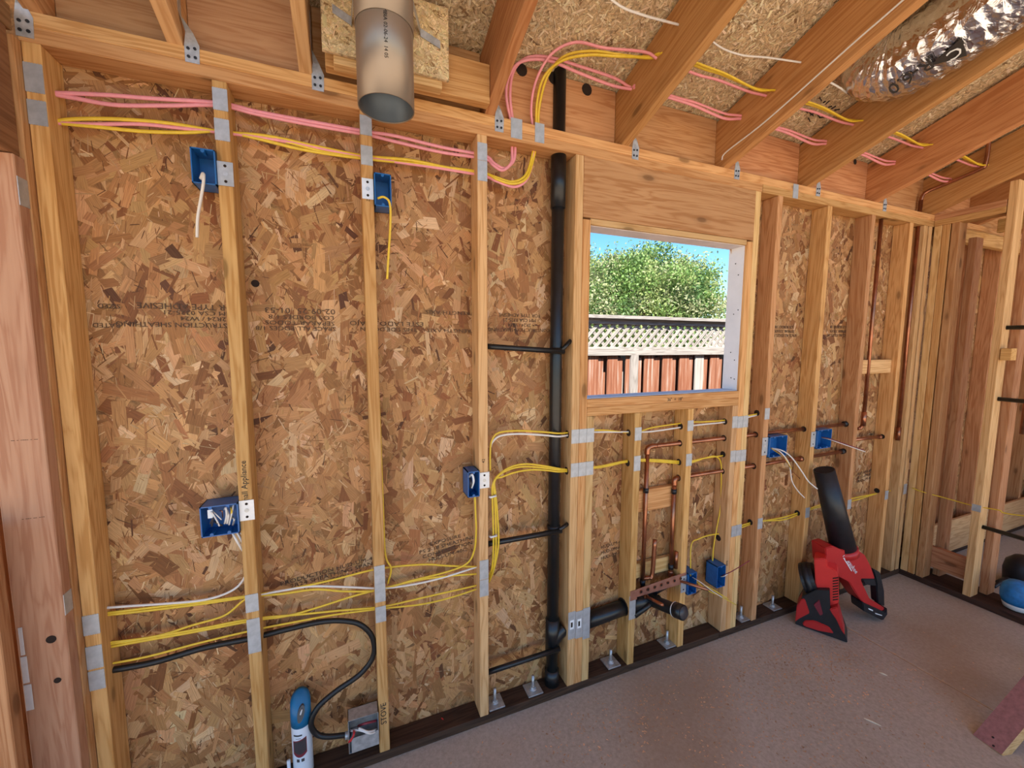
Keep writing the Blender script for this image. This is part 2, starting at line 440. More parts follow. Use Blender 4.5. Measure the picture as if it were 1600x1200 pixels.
def flakes(name, n_list, rect, to3d, nrm, pal, parent, mat, holes=(), lean=0.0):
    """Thousands of thin overlapping wood strands lying on a sheet; rect=(u0,u1,v0,v1); to3d maps (u,v) arrays and offset."""
    V, C, UV = [], [], []
    for n, (l0, l1), (w0, w1), (o0, o1), *own in n_list:
        pl = own[0] if own else pal
        pc = np.array([p[0] for p in pl]); pw = np.array([p[1] for p in pl], float); pw /= pw.sum()
        u = rng.uniform(rect[0], rect[1], n); v = rng.uniform(rect[2], rect[3], n)
        L = rng.uniform(l0, l1, n) / 2; W = rng.uniform(w0, w1, n) / 2
        a = rng.normal(math.pi / 2, 0.75, n) if lean == 0 else rng.uniform(0, math.pi, n)
        ca, sa = np.cos(a), np.sin(a)
        off = rng.uniform(o0, o1, n)
        t1 = rng.normal(0, 0.004, n); t2 = rng.normal(0, 0.02, n)
        ok = np.ones(n, bool)
        for (a0, a1, b0, b1) in holes:
            mrg = 0.012
            ok &= ~((u > a0 - mrg) & (u < a1 + mrg) & (v > b0 - mrg) & (v < b1 + mrg))
        corners = []
        for sl, sw in ((-1, -1), (1, -1), (1, 1), (-1, 1)):
            jl = sl * L * (1 + rng.uniform(-0.25, 0.12, n)); jw = sw * W * (1 + rng.uniform(-0.35, 0.1, n))
            uu = u + ca * jl - sa * jw; vv = v + sa * jl + ca * jw
            uu = np.clip(uu, rect[0], rect[1]); vv = np.clip(vv, rect[2], rect[3])
            for (a0, a1, b0, b1) in holes:
                ins = (uu > a0) & (uu < a1) & (vv > b0) & (vv < b1)
                du = np.where(u < (a0 + a1) / 2, a0, a1); 
                side = (u < a0) | (u > a1)
                uu = np.where(ins & side, du, uu)
                dv = np.where(v < (b0 + b1) / 2, b0, b1)
                vv = np.where(ins & ~side, dv, vv)
            corners.append((uu[ok], vv[ok], (off + np.clip(t1 * sl * L * 10 + t2 * jw, -0.0006, 0.0006))[ok]))
        k = int(ok.sum())
        P = np.stack([np.stack(to3d(*c), -1) for c in corners], 1)      # k,4,3
        V.append(P.reshape(-1, 3))
        ci = rng.choice(len(pl), k, p=pw)
        cc = np.clip(pc[ci] * rng.normal(1.0, 0.10, (k, 1)) * rng.normal(1.0, 0.03, (k, 3)), 0.01, 0.95)
        C.append(np.repeat(np.concatenate([cc, np.ones((k, 1))], 1), 4, 0))
        Lk, Wk = L[ok], W[ok]; ou = rng.uniform(0, 50, k); ov = rng.uniform(0, 50, k)
        q = np.stack([np.stack([ou + s * Lk, ov + w * Wk], -1) for s, w in ((-1, -1), (1, -1), (1, 1), (-1, 1))], 1)
        UV.append(q.reshape(-1, 2))
    V = np.concatenate(V); C = np.concatenate(C); UV = np.concatenate(UV)
    nf = len(V) // 4
    me = bpy.data.meshes.new(name)
    me.vertices.add(len(V)); me.vertices.foreach_set('co', V.astype(np.float32).ravel())
    me.loops.add(len(V)); me.loops.foreach_set('vertex_index', np.arange(len(V), dtype=np.int32))
    me.polygons.add(nf); me.polygons.foreach_set('loop_start', np.arange(0, len(V), 4, dtype=np.int32))
    me.polygons.foreach_set('loop_total', np.full(nf, 4, np.int32))
    ca_ = me.color_attributes.new('flake', 'FLOAT_COLOR', 'POINT'); ca_.data.foreach_set('color', C.astype(np.float32).ravel())
    ul = me.uv_layers.new(name='grain'); ul.data.foreach_set('uv', UV.astype(np.float32).ravel())
    me.update(); me.validate()
    o = link(name, me, mat, parent)
    o['kind'] = 'stuff'
    return o

# ================================================================== SETTING
D4, T = 0.089, 0.038                      # 2x4 depth and thickness
ZP = 0.038                                # top of the bottom plate
ZT = 2.387                                # underside of the top plates
XP = 3.905                                # room face of the partition on the right
WX0, WX1, WZ0, WZ1 = 1.291, 2.216, 1.376, 2.118
SL = 1 / 3.0                              # roof rises 4 in 12 towards the camera
ANG = math.atan(SL)

# floor slab with a saw-cut joint
bm = bmesh.new()
box(bm, (-3.0, -6.5, -0.12), (2.932, 0.11, 0.0), 0.002)
box(bm, (2.943, -6.5, -0.12), (7.4, 0.11, 0.0), 0.002)
box(bm, (2.9, -6.4, -0.11), (3.0, 0.10, -0.012))
floor = tag(obj('floor', bm, M['concrete']), 'concrete slab floor with a straight saw cut joint', kind='structure')
obj('joint_strip', B((2.9375, -6.4, -0.010), (2.9425, 0.0, -0.0015)), M['joint'], floor)
ground = tag(obj('ground', B((-40, -45, -0.5), (60, 60, -0.13)), M['ground']), 'dry bare ground around the house', kind='structure')

# ---- back wall: sheathing with a window hole, strands, framing
bm = bmesh.new()
y0, y1 = D4, D4 + 0.012
for lo, hi in (((-0.62, -0.0), (WX0, 2.62)), ((WX1, 0.0), (7.0, 2.62)), ((WX0, 0.0), (WX1, WZ0)), ((WX0, WZ1), (WX1, 2.62))):
    box(bm, (lo[0], y0 + 0.0022, lo[1]), (hi[0], y1, hi[1]))
wall_back = tag(obj('wall_back', bm, M['osb_base']), 'long framed wall sheathed in oriented strand board, with a window opening', kind='structure')
flakes('wood_strand_layer', [(9000, (0.09, 0.20), (0.022, 0.065), (0.0, 0.0014), BIG_PAL), (2600, (0.09, 0.19), (0.020, 0.055), (0.0013, 0.0019), BIG_PAL), (8000, (0.05, 0.13), (0.010, 0.034), (0.0004, 0.0018)), (9000, (0.02, 0.08), (0.003, 0.011), (0.0008, 0.0020)), (26000, (0.012, 0.06), (0.0009, 0.0032), (0.0012, 0.0022), SPLINTER_PAL)],
       (-0.60, 6.6, 0.03, 2.40), lambda u, v, o: (u, D4 + 0.0022 - o, v), None, OSB_PAL, wall_back, M['osb'], holes=[(WX0, WX1, WZ0, WZ1)])

studs = {}
def stud(key, x0, z0=ZP, z1=ZT, mat='fir', x1=None, name='stud', parent=wall_back):
    o = board(name, (x0, 0.0, z0), (x1 or x0 + T, D4, z1), 'z', M[mat], parent)
    studs[key] = (o, x0 + T / 2)
    return o
S = 0.4064
stud('A', -0.425, mat='fir')
for k, mt in (('B', 'fir'), ('C', 'fir'), ('D', 'fir_pale')):
    stud(k, 'BCD'.index(k) * S - T / 2, mat=mt)
stud('K1', 1.213, mat='fir_pale', name='king_stud')
stud('T1', 1.252, z1=2.137, mat='fir', name='trimmer_stud')
stud('J1', 1.2905, z1=1.3, mat='fir_pale', name='cripple_stud')
stud('P1', 1.552, z1=1.3, mat='fir', name='cripple_stud')
stud('P2', 1.872, z1=1.3, mat='fir', name='cripple_stud')
stud('J2', 2.1775, z1=1.3, mat='fir_pale', name='cripple_stud')
stud('T2', 2.2165, z1=2.137, mat='fir', name='trimmer_stud')
stud('K2', 2.2555, mat='fir_pale', name='king_stud')
for k in (6, 7, 8, 9):
    stud(k, k * S - T / 2, mat='fir' if k % 2 else 'fir_red')
stud(10, 3.802, mat='fir_pale'); stud(11, 3.858, mat='fir_pale')
for k in (11, 12, 13, 14, 15):
    stud(100 + k, k * S - T / 2, mat='fir_red')
board('header_beam', (1.2515, 0.0, 2.145), (2.2555, D4, ZT), 'x', M['fir_red'], wall_back)
board('header_plate', (1.291, 0.004, 2.119), (2.216, D4, 2.1445), 'x', M['fir_pale'], wall_back)
board('sill_plate', (1.2905, 0.0, 1.339), (2.2162, D4, 1.376), 'x', M['fir'], wall_back)
board('sill_plate', (1.2905, 0.0, 1.3005), (2.2162, D4, 1.3385), 'x', M['fir'], wall_back)
tp1 = board('top_plate', (-0.43, 0.0, ZT), (2.30, D4, ZT + T), 'x', M['fir'], wall_back)
board('top_plate', (2.302, 0.0, ZT), (7.0, D4, ZT + T), 'x', M['fir'], wall_back)
tp2 = board('top_plate', (-0.43, 0.0, ZT + T), (0.95, D4, ZT + 2 * T), 'x', M['fir'], wall_back)
board('top_plate', (0.952, 0.0, ZT + T), (7.0, D4, ZT + 2 * T), 'x', M['fir'], wall_back)
board('bottom_plate', (-0.60, 0.0, 0.0), (2.17, D4, ZP), 'x', M['treated'], wall_back)
board('bottom_plate', (2.173, 0.0, 0.0), (7.0, D4, ZP), 'x', M['treated'], wall_back)
# horizontal blocks behind the pipes
board('pipe_block', (1.592, 0.058, at(1030, 795, .058).z), (1.87, 0.086, at(1030, 762, .058).z), 'x', M['fir'], wall_back)
board('pipe_block', (1.592, 0.06, at(1030, 895, .06).z), (1.87, 0.085, at(1030, 873, .06).z), 'x', M['fir_pale'], wall_back)
board('pipe_block', (8 * S + .02, 0.03, at(1380, 583, .03).z), (9 * S - .02, 0.07, at(1380, 562, .03).z), 'x', M['fir_pale'], wall_back)

# metal nail plates on the stud faces
def plate_mesh(w, h, teeth=7):
    bm = bmesh.new()
    top = [(-w / 2 + w * i / (2 * teeth), h / 2 + (0.0018 if i % 2 else 0)) for i in range(2 * teeth + 1)]
    bot = [(w / 2 - w * i / (2 * teeth), -h / 2 - (0.0018 if i % 2 else 0)) for i in range(2 * teeth + 1)]
    prism(bm, [(x, -0.0016, z) for x, z in top + bot], (0, 0.0015, 0))
    me = bpy.data.meshes.new('nail_plate'); bmesh.ops.recalc_face_normals(bm, faces=bm.faces); bm.to_mesh(me); bm.free()
    me.materials.append(M['plate'])
    return me
_pm = {}
def nail_plate(key, py0, py1, px=None, w=0.0375):
    o, xc = studs[key]
    # height of the two ends on this stud's face
    def zat(py):
        lo, hi = 0.0, 2.5
        for _ in range(40):
            z = (lo + hi) / 2
            d = Vector((xc, 0, z)) - CAM
            q = 600 - FPX * d.dot(UPV) / d.dot(FWD)
            if q > py: lo = z
            else: hi = z
        return z
    z1, z0 = zat(py0), zat(py1)
    h = round((z1 - z0) * 100) / 100
    me = _pm.setdefault((w, h), None) or plate_mesh(w, h)
    _pm[(w, h)] = me
    p = bpy.data.objects.new('nail_plate', me); col.objects.link(p)
    p.location = (xc, 0, (z0 + z1) / 2)
    adopt(p, o)
for k, a, b_ in (('A', 101, 143), ('A', 157, 196), ('A', 962, 990), ('A', 1009, 1044), ('A', 1047, 1077),
                 ('B', 138, 173), ('B', 186, 220), ('B', 928, 956), ('B', 966, 1020),
                 ('C', 180, 212), ('C', 228, 258), ('C', 884, 912), ('C', 913, 939), ('C', 947, 972),
                 ('D', 224, 250), ('D', 252, 282), ('D', 876, 904), ('D', 906, 931),
                 ('K1', 671, 693), ('T1', 670, 692), ('J1', 669, 691), ('K1', 724, 745), ('T1', 723, 743), ('J1', 721, 742),
                 ('K1', 956, 998), ('T1', 955, 996), ('J1', 950, 997),
                 ('P1', 668, 688), ('P1', 713, 735), ('P1', 931, 967), ('P2', 657, 673), ('P2', 710, 727),
                 ('J2', 651, 668), ('T2', 651, 668), ('K2', 650, 667), ('T2', 704, 721), ('K2', 703, 720), ('J2', 704, 722), ('T2', 822, 838), ('K2', 820, 836),
                 (6, 638, 655), (6, 810, 826), (7, 793, 809), (8, 781, 795), (9, 767, 780), (11, 756, 772)):
    nail_plate(k, a, b_)
me = plate_mesh(0.04, 0.07); me2 = plate_mesh(0.046, 0.07)
for px, py, m_ in ((807, 201, me2), (843, 208, me), (1243, 299, me)):
    p = bpy.data.objects.new('nail_plate', m_); col.objects.link(p); p.location = at(px, py, 0.0); adopt(p, tp1)

for k, px, py in (('K1', 894.5, 976), ('T1', 906, 974)):
    q_ = at(px, py, -0.002); o_, xc_ = studs[k]
    obj('white_sticker', B((xc_ - .010, -0.0024, q_.z - .022), (xc_ + .010, -0.0018, q_.z + .022)), M['grey_print'], o_)
    obj('sticker_print', B((xc_ - .006, -0.0027, q_.z - .012), (xc_ + .004, -0.0023, q_.z + .012)), M['ink'], o_)
# printed marks on the sheathing (upside down) and hand writing on studs
YS = D4 - 0.0012
def print_down(txt, px, py, size, mat='faint_ink', rot=math.pi, squash=1.0):
    c = at(px, py, YS)
    x = Vector((math.cos(rot), 0, math.sin(rot))); y = Vector((-math.sin(rot), 0, math.cos(rot)))
    lettering(txt, size, M[mat], wall_back, c, x, y, squash=squash, name='printed_mark')
for px, py, tx, sz, sq in ((296, 479, 'FOR TYPE ADHESIVE', .026, 1.12), (310, 489, 'MM CSA 0325-21', .019, 1.35), (318, 498, '2R24 / W24', .019, 1.3), (289, 507.5, 'CONSTRUCTION SHEATHING', .021, 1.2), (166, 508, 'RATED', .019, 1.1), (170, 478, 'SIZED', .019, 1.1),
        (470, 485.5, '02-09-25  01-53', .026, 1.3), (472, 495.5, 'LOS BORDES 1/8', .020, 1.4), (470, 504.5, 'SEPARAR TODOS', .020, 1.4), (464, 513, 'SPACE ALL EDGES 1/8', .020, 1.3),
        (606, 505.5, 'ESTE LADO ABAJO', .023, 1.4), (608, 514.5, 'THIS SIDE DOWN', .020, 1.3), (706, 488.5, 'STRENGTH AXIS', .020, 1.4), (708, 516.5, 'STRENGTH AXIS', .020, 1.4)):
    print_down(tx, px, py, sz, squash=sq)
for i, tx in enumerate(('FOR TYPE ADHESIVE', 'MM CSA 0325-21', '2R24 / W24', 'CONSTRUCTION SHEATHING')): print_down(tx, 812, 492.5 + i * 7.6, 0.021)
for pxx in (1226, 1310):
    for i, tx in enumerate(('LOS BORDES 1/8', 'SEPARAR TODOS', 'SPACE ALL EDGES 1/8')): print_down(tx, pxx, 511 + i * 6.5, 0.024, squash=0.9)
for i, tx in enumerate(('EXPOSURE 1', 'PS 2-18 SHEATHING', 'CONSTRUCTION', 'HUD-UM-40C')):
    print_down(tx, 700, 843 + i * 8, 0.021, rot=math.radians(6), squash=1.3)
for i, tx in enumerate(('PRODUCTION HUD-UM-40C', '2R24 SHEATHING SPAN', 'THICKNESS 0.437')):
    print_down(tx, 520, 890 + i * 8, 0.021, rot=math.radians(6), squash=1.3)
for i in range(3): print_down('HUD-UM-40C', 958, 850 + i * 8.5, 0.024, rot=math.radians(4))
for i in range(3): print_down('HUD-UM-40C', 1352, 738 + i * 5.5, 0.03, rot=math.radians(4))
def stud_text(txt, key, px, py, size, mat='ink', rot=math.pi / 2):
    o, xc = studs[key]
    c = at(px, py, -0.0006)
    lettering(txt, size, M[mat], o, (xc, c.y, c.z), (math.cos(rot), 0, math.sin(rot)), (-math.sin(rot), 0, math.cos(rot)), name='handwriting')
stud_text('STOVE', 'C', 600, 1115, 0.030, 'ink')
stud_text('small Appliance', 'B', 383, 755, 0.024, 'ink')
stud_text('52', 'C', 575, 312, 0.014, 'ink', 0.0)
stud_text('42', 'D', 757, 720, 0.018, 'ink')
stud_text('sink', 'J2', 1136, 880, 0.02, 'ink')
c = at(1055, 622, -0.0006)
lettering('36"  +  18"', 0.022, M['ink'], wall_back, (c.x, -0.0006, 1.352), (1, 0, 0), (0, 0, 1), name='handwriting')

# dark drilled hole rims: short dark rings where cables pass
def hole_disc(o_parent, p, nrm, r=0.011):
    bm = bmesh.new()
    n = Vector(nrm)
    tube(bm, [Vector(p), Vector(p) + n * 0.0008], r, 14)
    obj('drilled_hole', bm, M['hole'], o_parent)
for px, py, r in ((399, 443, .012),):
    hole_disc(wall_back, at(px, py, YS), (0, -1, 0), r)

for (px_, py_) in ((891, 678), (891, 735)):
    q_ = at(px_, py_, 0.036); hole_disc(studs['K1'][0], (1.2128, 0.036, q_.z), (-1, 0, 0), 0.017)
for k, hs in (('P1', (1.197, 1.05, 0.318)), ('P2', (1.205, 1.118, 1.02, 0.937)), ('J2', (1.208, 1.118, 1.03, 0.937, 0.56)), (6, (1.24, 1.118, 0.937, 0.61)), (7, (1.118, 0.937, 0.60)), (8, (1.118, 0.945, 0.60)), (9, (1.005, 0.63))):
    o_, xc_ = studs[k]
    for z_ in hs: hole_disc(o_, (xc_ - T / 2 - 0.0002, 0.045, z_), (-1, 0, 0), 0.0165 if z_ != 0.318 else 0.042)

# ---- left wall: header over an opening, trimmer with its broad face to the camera
wall_left = thing('wall_left', None, None, (-0.43, -0.04, 0)); tag(wall_left, 'framed left wall with a deep header over an opening, its shade put into the colour', kind='structure')
tr_ = board('trimmer_stud', (-0.53, -0.062, 0.038), (-0.429, -0.024, 2.085), 'z', M['fir_pink'], wall_left)
board('king_stud', (-0.53, -0.0235, 0.038), (-0.4262, 0.03, 2.386), 'z', M['fir_red'], wall_left)
board('header_beam', (-0.53, -2.6, 2.088), (-0.436, -0.025, 2.40), 'y', M['header_shaded'], wall_left)
board('top_plate', (-0.53, -2.6, 2.402), (-0.436, -0.002, 2.463), 'y', M['header_shaded'], wall_left)
board('stud', (-0.66, -0.025, 0.038), (-0.565, 0.012, 2.08), 'z', M['fir_red'], wall_left)
nb = board('stud', (-0.625, -0.150, 0.038), (-0.505, -0.112, 1.16), 'z', M['fir_red'], wall_left)
board('bottom_plate', (-0.66, -0.16, 0.0), (-0.432, 0.0, 0.037), 'y', M['treated'], wall_left)
bm = bmesh.new(); box(bm, (-0.4295, -0.060, 0.86), (-0.428, -0.026, 0.92))
obj('nail_plate', bm, M['plate'], tr_)
for pa, pb in (((27, 982), (42, 1023)), ((31, 1028), (49, 1066)), ((36, 1072), (56, 1108))):
    a = at(*pa, -0.066); b_ = at(*pb, -0.066)
    obj('strap_plate', B((a.x, -0.0655, b_.z), (b_.x - .004, -0.0635, a.z), 0.0005), M['bright_plate'], tr_)
hole_disc(tr_, at(80, 999, -0.0625), (0, -1, 0), 0.011)
hole_disc(tr_, at(90, 1063, -0.0625), (0, -1, 0), 0.008)
p1 = at(38, 1053, -0.085); p2 = at(84, 997, -0.066)
q_ = atx(41, 303, -0.4285); obj('nail_plate', B((-0.4290, -0.06, q_.z - .035), (-0.4275, -0.025, q_.z + .035)), M['plate'], tr_)
lettering('-- - ---- - --', 0.012, M['faint_ink'], tr_, at(38, 687, -0.0624), (1, 0, 0), (0, 0, 1), name='printed_mark')
lettering('- --- -- ---', 0.012, M['faint_ink'], tr_, at(52, 809, -0.0624), (1, 0, 0), (0, 0, 1), name='printed_mark')

# ---- partition on the right
wall_right = thing('wall_right', None, None, (XP, -0.2, 0)); tag(wall_right, 'open stud partition with a doorway to the next room', kind='structure')
def pstud(y0, mat, x0=XP, z1=ZT, z0=ZP, d=D4, name='stud'):
    return board(name, (x0, y0 - T, z0), (x0 + d, y0, z1), 'z', M[mat], wall_right)
pstud(-0.004, 'fir_pale'); pstud(-0.044, 'fir'); ps = pstud(-0.088, 'fir_red')
st2 = board('stud', (XP, -0.356, ZP), (XP + D4, -0.318, 2.56), 'z', M['fir_pale'], wall_right)
board('stud', (XP + 0.13, -0.385, ZP), (XP + 0.13 + D4, -0.347, 2.6), 'z', M['fir_red'], wall_right)
board('stud', (XP + 0.13, -0.06, ZP), (XP + 0.13 + D4, -0.022, 2.4), 'z', M['header_shaded'], wall_right)
board('stud', (XP + 0.13, -0.16, ZP), (XP + 0.13 + D4, -0.122, 2.3), 'z', M['fir_red'], wall_right)
board('bottom_plate', (XP, -2.4, 0.0), (XP + 0.22, -0.001, ZP), 'y', M['treated'], wall_right)
board('top_plate', (XP, -0.315, ZT), (XP + D4, -0.001, ZT + T), 'y', M['fir'], wall_right)
board('top_plate', (XP, -0.315, ZT + T), (XP + D4, -0.001, ZT + 2 * T), 'y', M['fir_red'], wall_right)
board('low_block', (XP + D4, -0.315, 0.10), (XP + D4 + T, -0.098, 0.243), 'y', M['fir_red'], wall_right)
board('pipe_block', (XP - 0.005, -0.405, 1.53), (XP + 0.06, -0.36, 1.60), 'y', M['fir'], wall_right)
bm = bmesh.new(); a = atx(1520, 787, XP); b_ = atx(1533, 801, XP)
box(bm, (XP - 0.002, -0.357, b_.z), (XP, -0.317, a.z)); obj('nail_plate', bm, M['plate'], st2)
# frame of the room beyond
wall_far = thing('wall_far', None, None, (6.9, -1.0, 0)); tag(wall_far, 'stud framed end wall of the room beyond the partition', kind='structure')
for i, y in enumerate((0.0, -0.42, -0.83, -1.24, -2.1, -2.5)):
    board('stud', (6.75, y - T, ZP), (6.839, y, ZT), 'z', M['fir_pale' if i % 2 else 'fir'], wall_far)
board('bottom_plate', (6.75, -3.0, 0), (6.839, 0, ZP), 'y', M['treated'], wall_far)
board('top_plate', (6.75, -3.0, ZT), (6.839, 0, ZT + 2 * T), 'y', M['fir'], wall_far)
board('sill_plate', (6.75, -2.08, 1.22), (6.839, -0.46, 1.26), 'y', M['fir_pale'], wall_far)
bm = bmesh.new()
for (ya, yb, za, zb) in ((-0.45, 0.09, 0, 2.62), (-2.1, -0.45, 0, 1.24), (-2.1, -0.45, 2.05, 2.62), (-4.0, -2.1, 0, 2.62)):
    box(bm, (6.842, ya, za), (6.854, yb, zb))
obj('sheathing', bm, M['osb_base'], wall_far)
for i, (x0, x1, y0_, y1_, za, zb, ax, mt) in enumerate(((4.12, 6.75, -0.02, 0.0, 0.05, 0.30, 'x', 'fir_pale'),
        (4.05, 6.7, -0.06, -0.022, 2.30, 2.385, 'x', 'fir'), (5.3, 5.34, -2.4, -0.05, 2.32, 2.41, 'y', 'fir_pale'), (4.6, 4.64, -2.4, -0.05, 2.41, 2.5, 'y', 'fir'))):
    board('blocking' if i == 0 else 'ceiling_joist', (x0, y0_, za), (x1, y1_, zb), ax, M[mt], wall_far)
for i, (x, y) in enumerate(((5.35, -0.55), (5.35, -0.95), (5.35, -1.35), (5.9, -0.75), (5.9, -1.2))):
    board('stud', (x, y - T, ZP), (x + D4, y, 2.32), 'z', M['fir_pale' if i % 2 else 'fir'], wall_far)
board('bottom_plate', (5.35, -1.7, 0), (5.439, -0.5, ZP), 'y', M['treated'], wall_far)
board('blocking', (5.36, -1.35, 0.88), (5.43, -0.59, 1.02), 'y', M['fir_pale'], wall_far)

# ---- roof: sheathing, rafters, blocks, ties
ZR = 2.722                                 # roof underside above the wall face (y = 0)
def roofpt(u, v, o=0.0):                   # u = x, v = distance up the slope from y=0, o = below the sheet
    return (u, -v * math.cos(ANG) - o * math.sin(ANG), ZR + v * math.sin(ANG) - o * math.cos(ANG))
bm = bmesh.new()
vs = [roofpt(-2.5, -0.62, -0.004), roofpt(7.4, -0.62, -0.004), roofpt(7.4, 5.2, -0.004), roofpt(-2.5, 5.2, -0.004)]
prism(bm, vs, (0, 0.004, 0.014))
ceiling = tag(obj('ceiling', bm, M['osb_roof_base']), 'sloping roof of strand board sheets on exposed rafters', kind='structure')
def r3(u, v, o):
    return (u, -v * math.cos(ANG) - o * math.sin(ANG), ZR + 0.003 + v * math.sin(ANG) - o * math.cos(ANG))
flakes('wood_strand_layer', [(36000, (0.012, 0.04), (0.003, 0.010), (0.0, 0.0012)), (60000, (0.006, 0.022), (0.001, 0.0035), (0.0006, 0.002))],
       (-0.9, 4.3, -0.10, 1.7), r3, None, ROOF_PAL, ceiling, M['osb'], lean=1)
def on_roof(px, py, off=0.0015):
    d = ray(px, py); n_ = Vector((0, -math.sin(ANG), -math.cos(ANG)))
    p0 = Vector((0, 0, ZR)) + n_ * off
    return CAM + d * ((p0 - CAM).dot(n_) / d.dot(n_))
for pa, pb in (((1281, 152), (1284, 158)), ((1286, 161), (1290, 158)), ((1290, 163), (1296, 158)), ((1294, 168), (1300, 166)), ((1299, 170), (1306, 166)), ((1304, 172), (1312, 171)), ((1257, 172), (1262, 176)), ((1264, 175), (1271, 181)), ((1266, 180), (1274, 176)), ((1276, 178), (1282, 184)), ((1280, 184), (1288, 183)), ((1263, 184), (1266, 190))):
    bm = bmesh.new(); tube(bm, [on_roof(*pa), on_roof(*pb)], 0.0035, 6, 0.4); obj('printed_mark', bm, M['ink'], ceiling)
RAF = [(-0.395, 'fir_red'), (-0.101, 'fir_pale'), (0.232, 'fir_pale'), (0.843, 'rafter'), (1.455, 'rafter'), (2.045, 'rafter'), (2.655, 'rafter'), (3.268, 'rafter'), (3.878, 'rafter'), (4.488, 'rafter'), (5.098, 'rafter'), (5.7, 'rafter')]
rafters = []
RD = 0.235
for x, mt in RAF:
    o = board('rafter', (x - T / 2, -5.1, ZR - RD / math.cos(ANG) + 0.002), (x + T / 2, 0.55, ZR + 0.002 - (RD / math.cos(ANG) - RD)), 'y', M[mt], ceiling, pitch=-ANG, pivot=(x, 0, ZR))
    rafters.append(o)
# blocks standing on the top plates between the rafters
BY = 0.052
for i in range(len(RAF) - 1):
    x0, x1 = RAF[i][0] + T / 2 + 0.001, RAF[i + 1][0] - T / 2 - 0.001
    z1 = ZR - SL * (BY) - 0.004
    bk = board('rafter_block', (x0, BY, ZT + 2 * T), (x1, BY + T, z1), 'x', M['fir_pink' if i < 2 else 'fir_red'], ceiling)
    hp = {3: [(815, 109), (865, 122), (917, 140)], 7: [(1336, 253)]}.get(i, [])
    for (px, py) in hp:
        hole_disc(bk, at(px, py, BY - 0.0006), (0, -1, 0), 0.024 if i == 3 else 0.015)
# steel ties
def tie(px, py, rx, up=True):
    p = at(px, py, -0.0015)
    bm = bmesh.new()
    # lower flange on the plate
    prism(bm, [(p.x - .017, -0.0018, p.z - .045), (p.x + .017, -0.0018, p.z - .045), (p.x + .019, -0.0018, p.z + .005), (p.x + .006, -0.0018, p.z + .036), (p.x - .012, -0.0018, p.z + .036), (p.x - .017, -0.0018, p.z + .0)], (0, 0.0016, 0))
    # twisted upper strap running up the rafter side
    sx = rx + T / 2 + 0.0006 if p.x > rx else rx - T / 2 - 0.0006
    a0 = Vector((p.x - .012, -0.0018, p.z + .034)); a1 = Vector((p.x + .006, -0.0018, p.z + .034))
    b0 = Vector((sx, -0.022, p.z + .075)); b1 = Vector((sx, 0.004, p.z + .075))
    c0 = Vector((sx, -0.024, p.z + .17)); c1 = Vector((sx, 0.002, p.z + .17))
    for q in ((a0, a1, b1, b0), (b0, b1, c1, c0)):
        try: bm.faces.new([bm.verts.new(v) for v in q])
        except ValueError: pass
    t_ = obj('hurricane_tie', bm, M['steel'], ceiling)
    sm = t_.modifiers.new('thickness', 'SOLIDIFY'); sm.thickness = 0.0012
    for dx, dz in ((-.008, -.03), (.008, -.03), (-.008, -.008), (.008, -.006)):
        bm = bmesh.new(); tube(bm, [(p.x + dx, -0.002, p.z + dz), (p.x + dx, -0.004, p.z + dz)], 0.0042, 8)
        obj('nail_head', bm, M['tool_black'], t_)
for px, py, rx in ((36, 28, -0.395), (299, 72, -0.101), (496, 118, 0.232), (780, 186, 0.843), (993, 232, 1.455), (1152, 265, 2.045), (1279, 293, 2.655), (1383, 318, 3.268)):
    tie(px, py, rx)

# ================================================================== OUTSIDE
FY = 2.14
fence = thing('fence', 'weathered redwood board fence topped with grey lattice outside the window', 'fence', (3.6, FY, -0.13))
x = 0.2
i = 0
while x < 8.0:
    w = random.choice((0.13, 0.14, 0.15, 0.12))
    board('fence_board', (x, FY, -0.13), (x + w, FY + 0.018, 1.50), 'z', M['fence'], fence)
    gap = random.choice((0.045, 0.03, 0.035))
    wb_ = random.choice((0.07, 0.09, 0.06))
    board('fence_board', (x + w + 0.004, FY + 0.012, -0.13), (x + w + 0.004 + wb_, FY + 0.03, 1.47), 'z', M['fence'], fence)
    board('fence_back_board', (x - 0.03, FY + 0.10, -0.13), (x + w + wb_ + gap + 0.01, FY + 0.118, 1.50), 'z', M['fence'], fence)
    x += w + 0.004 + wb_ + gap
board('fence_post', (3.19, FY - 0.03, -0.13), (3.29, FY + 0.04, 1.50), 'z', M['grey_weathered'], fence)
board('bottom_rail', (0.2, FY - 0.03, 1.50), (8.0, FY + 0.06, 1.555), 'x', M['grey_weathered'], fence)
board('middle_rail', (0.2, FY - 0.02, 1.555), (8.0, FY + 0.05, 1.59), 'x', M['grey_weathered'], fence)
board('top_rail', (0.2, FY - 0.015, 1.835), (8.0, FY + 0.045, 1.89), 'x', M['grey_weathered'], fence)
board('cap_board', (0.2, FY - 0.06, 1.89), (8.0, FY + 0.09, 1.925), 'x', M['grey_weathered'], fence)
lm = None
for s in (-1, 1):
    k = 0
    xx = 0.35
    while xx < 7.9:
        if lm is None:
            bm = B((-0.19, -0.004, -0.017), (0.19, 0.004, 0.017), 0.001); lm = bpy.data.meshes.new('lattice_slat'); bm.to_mesh(lm); bm.free(); lm.materials.append(M['grey_weathered'])
        o = bpy.data.objects.new('lattice_slat', lm); col.objects.link(o)
        o.location = (xx, FY + 0.010 + (0.009 if s > 0 else 0.0), 1.712); o.rotation_euler = (0, s * math.radians(45), 0)
        adopt(o, fence)
        xx += 0.105

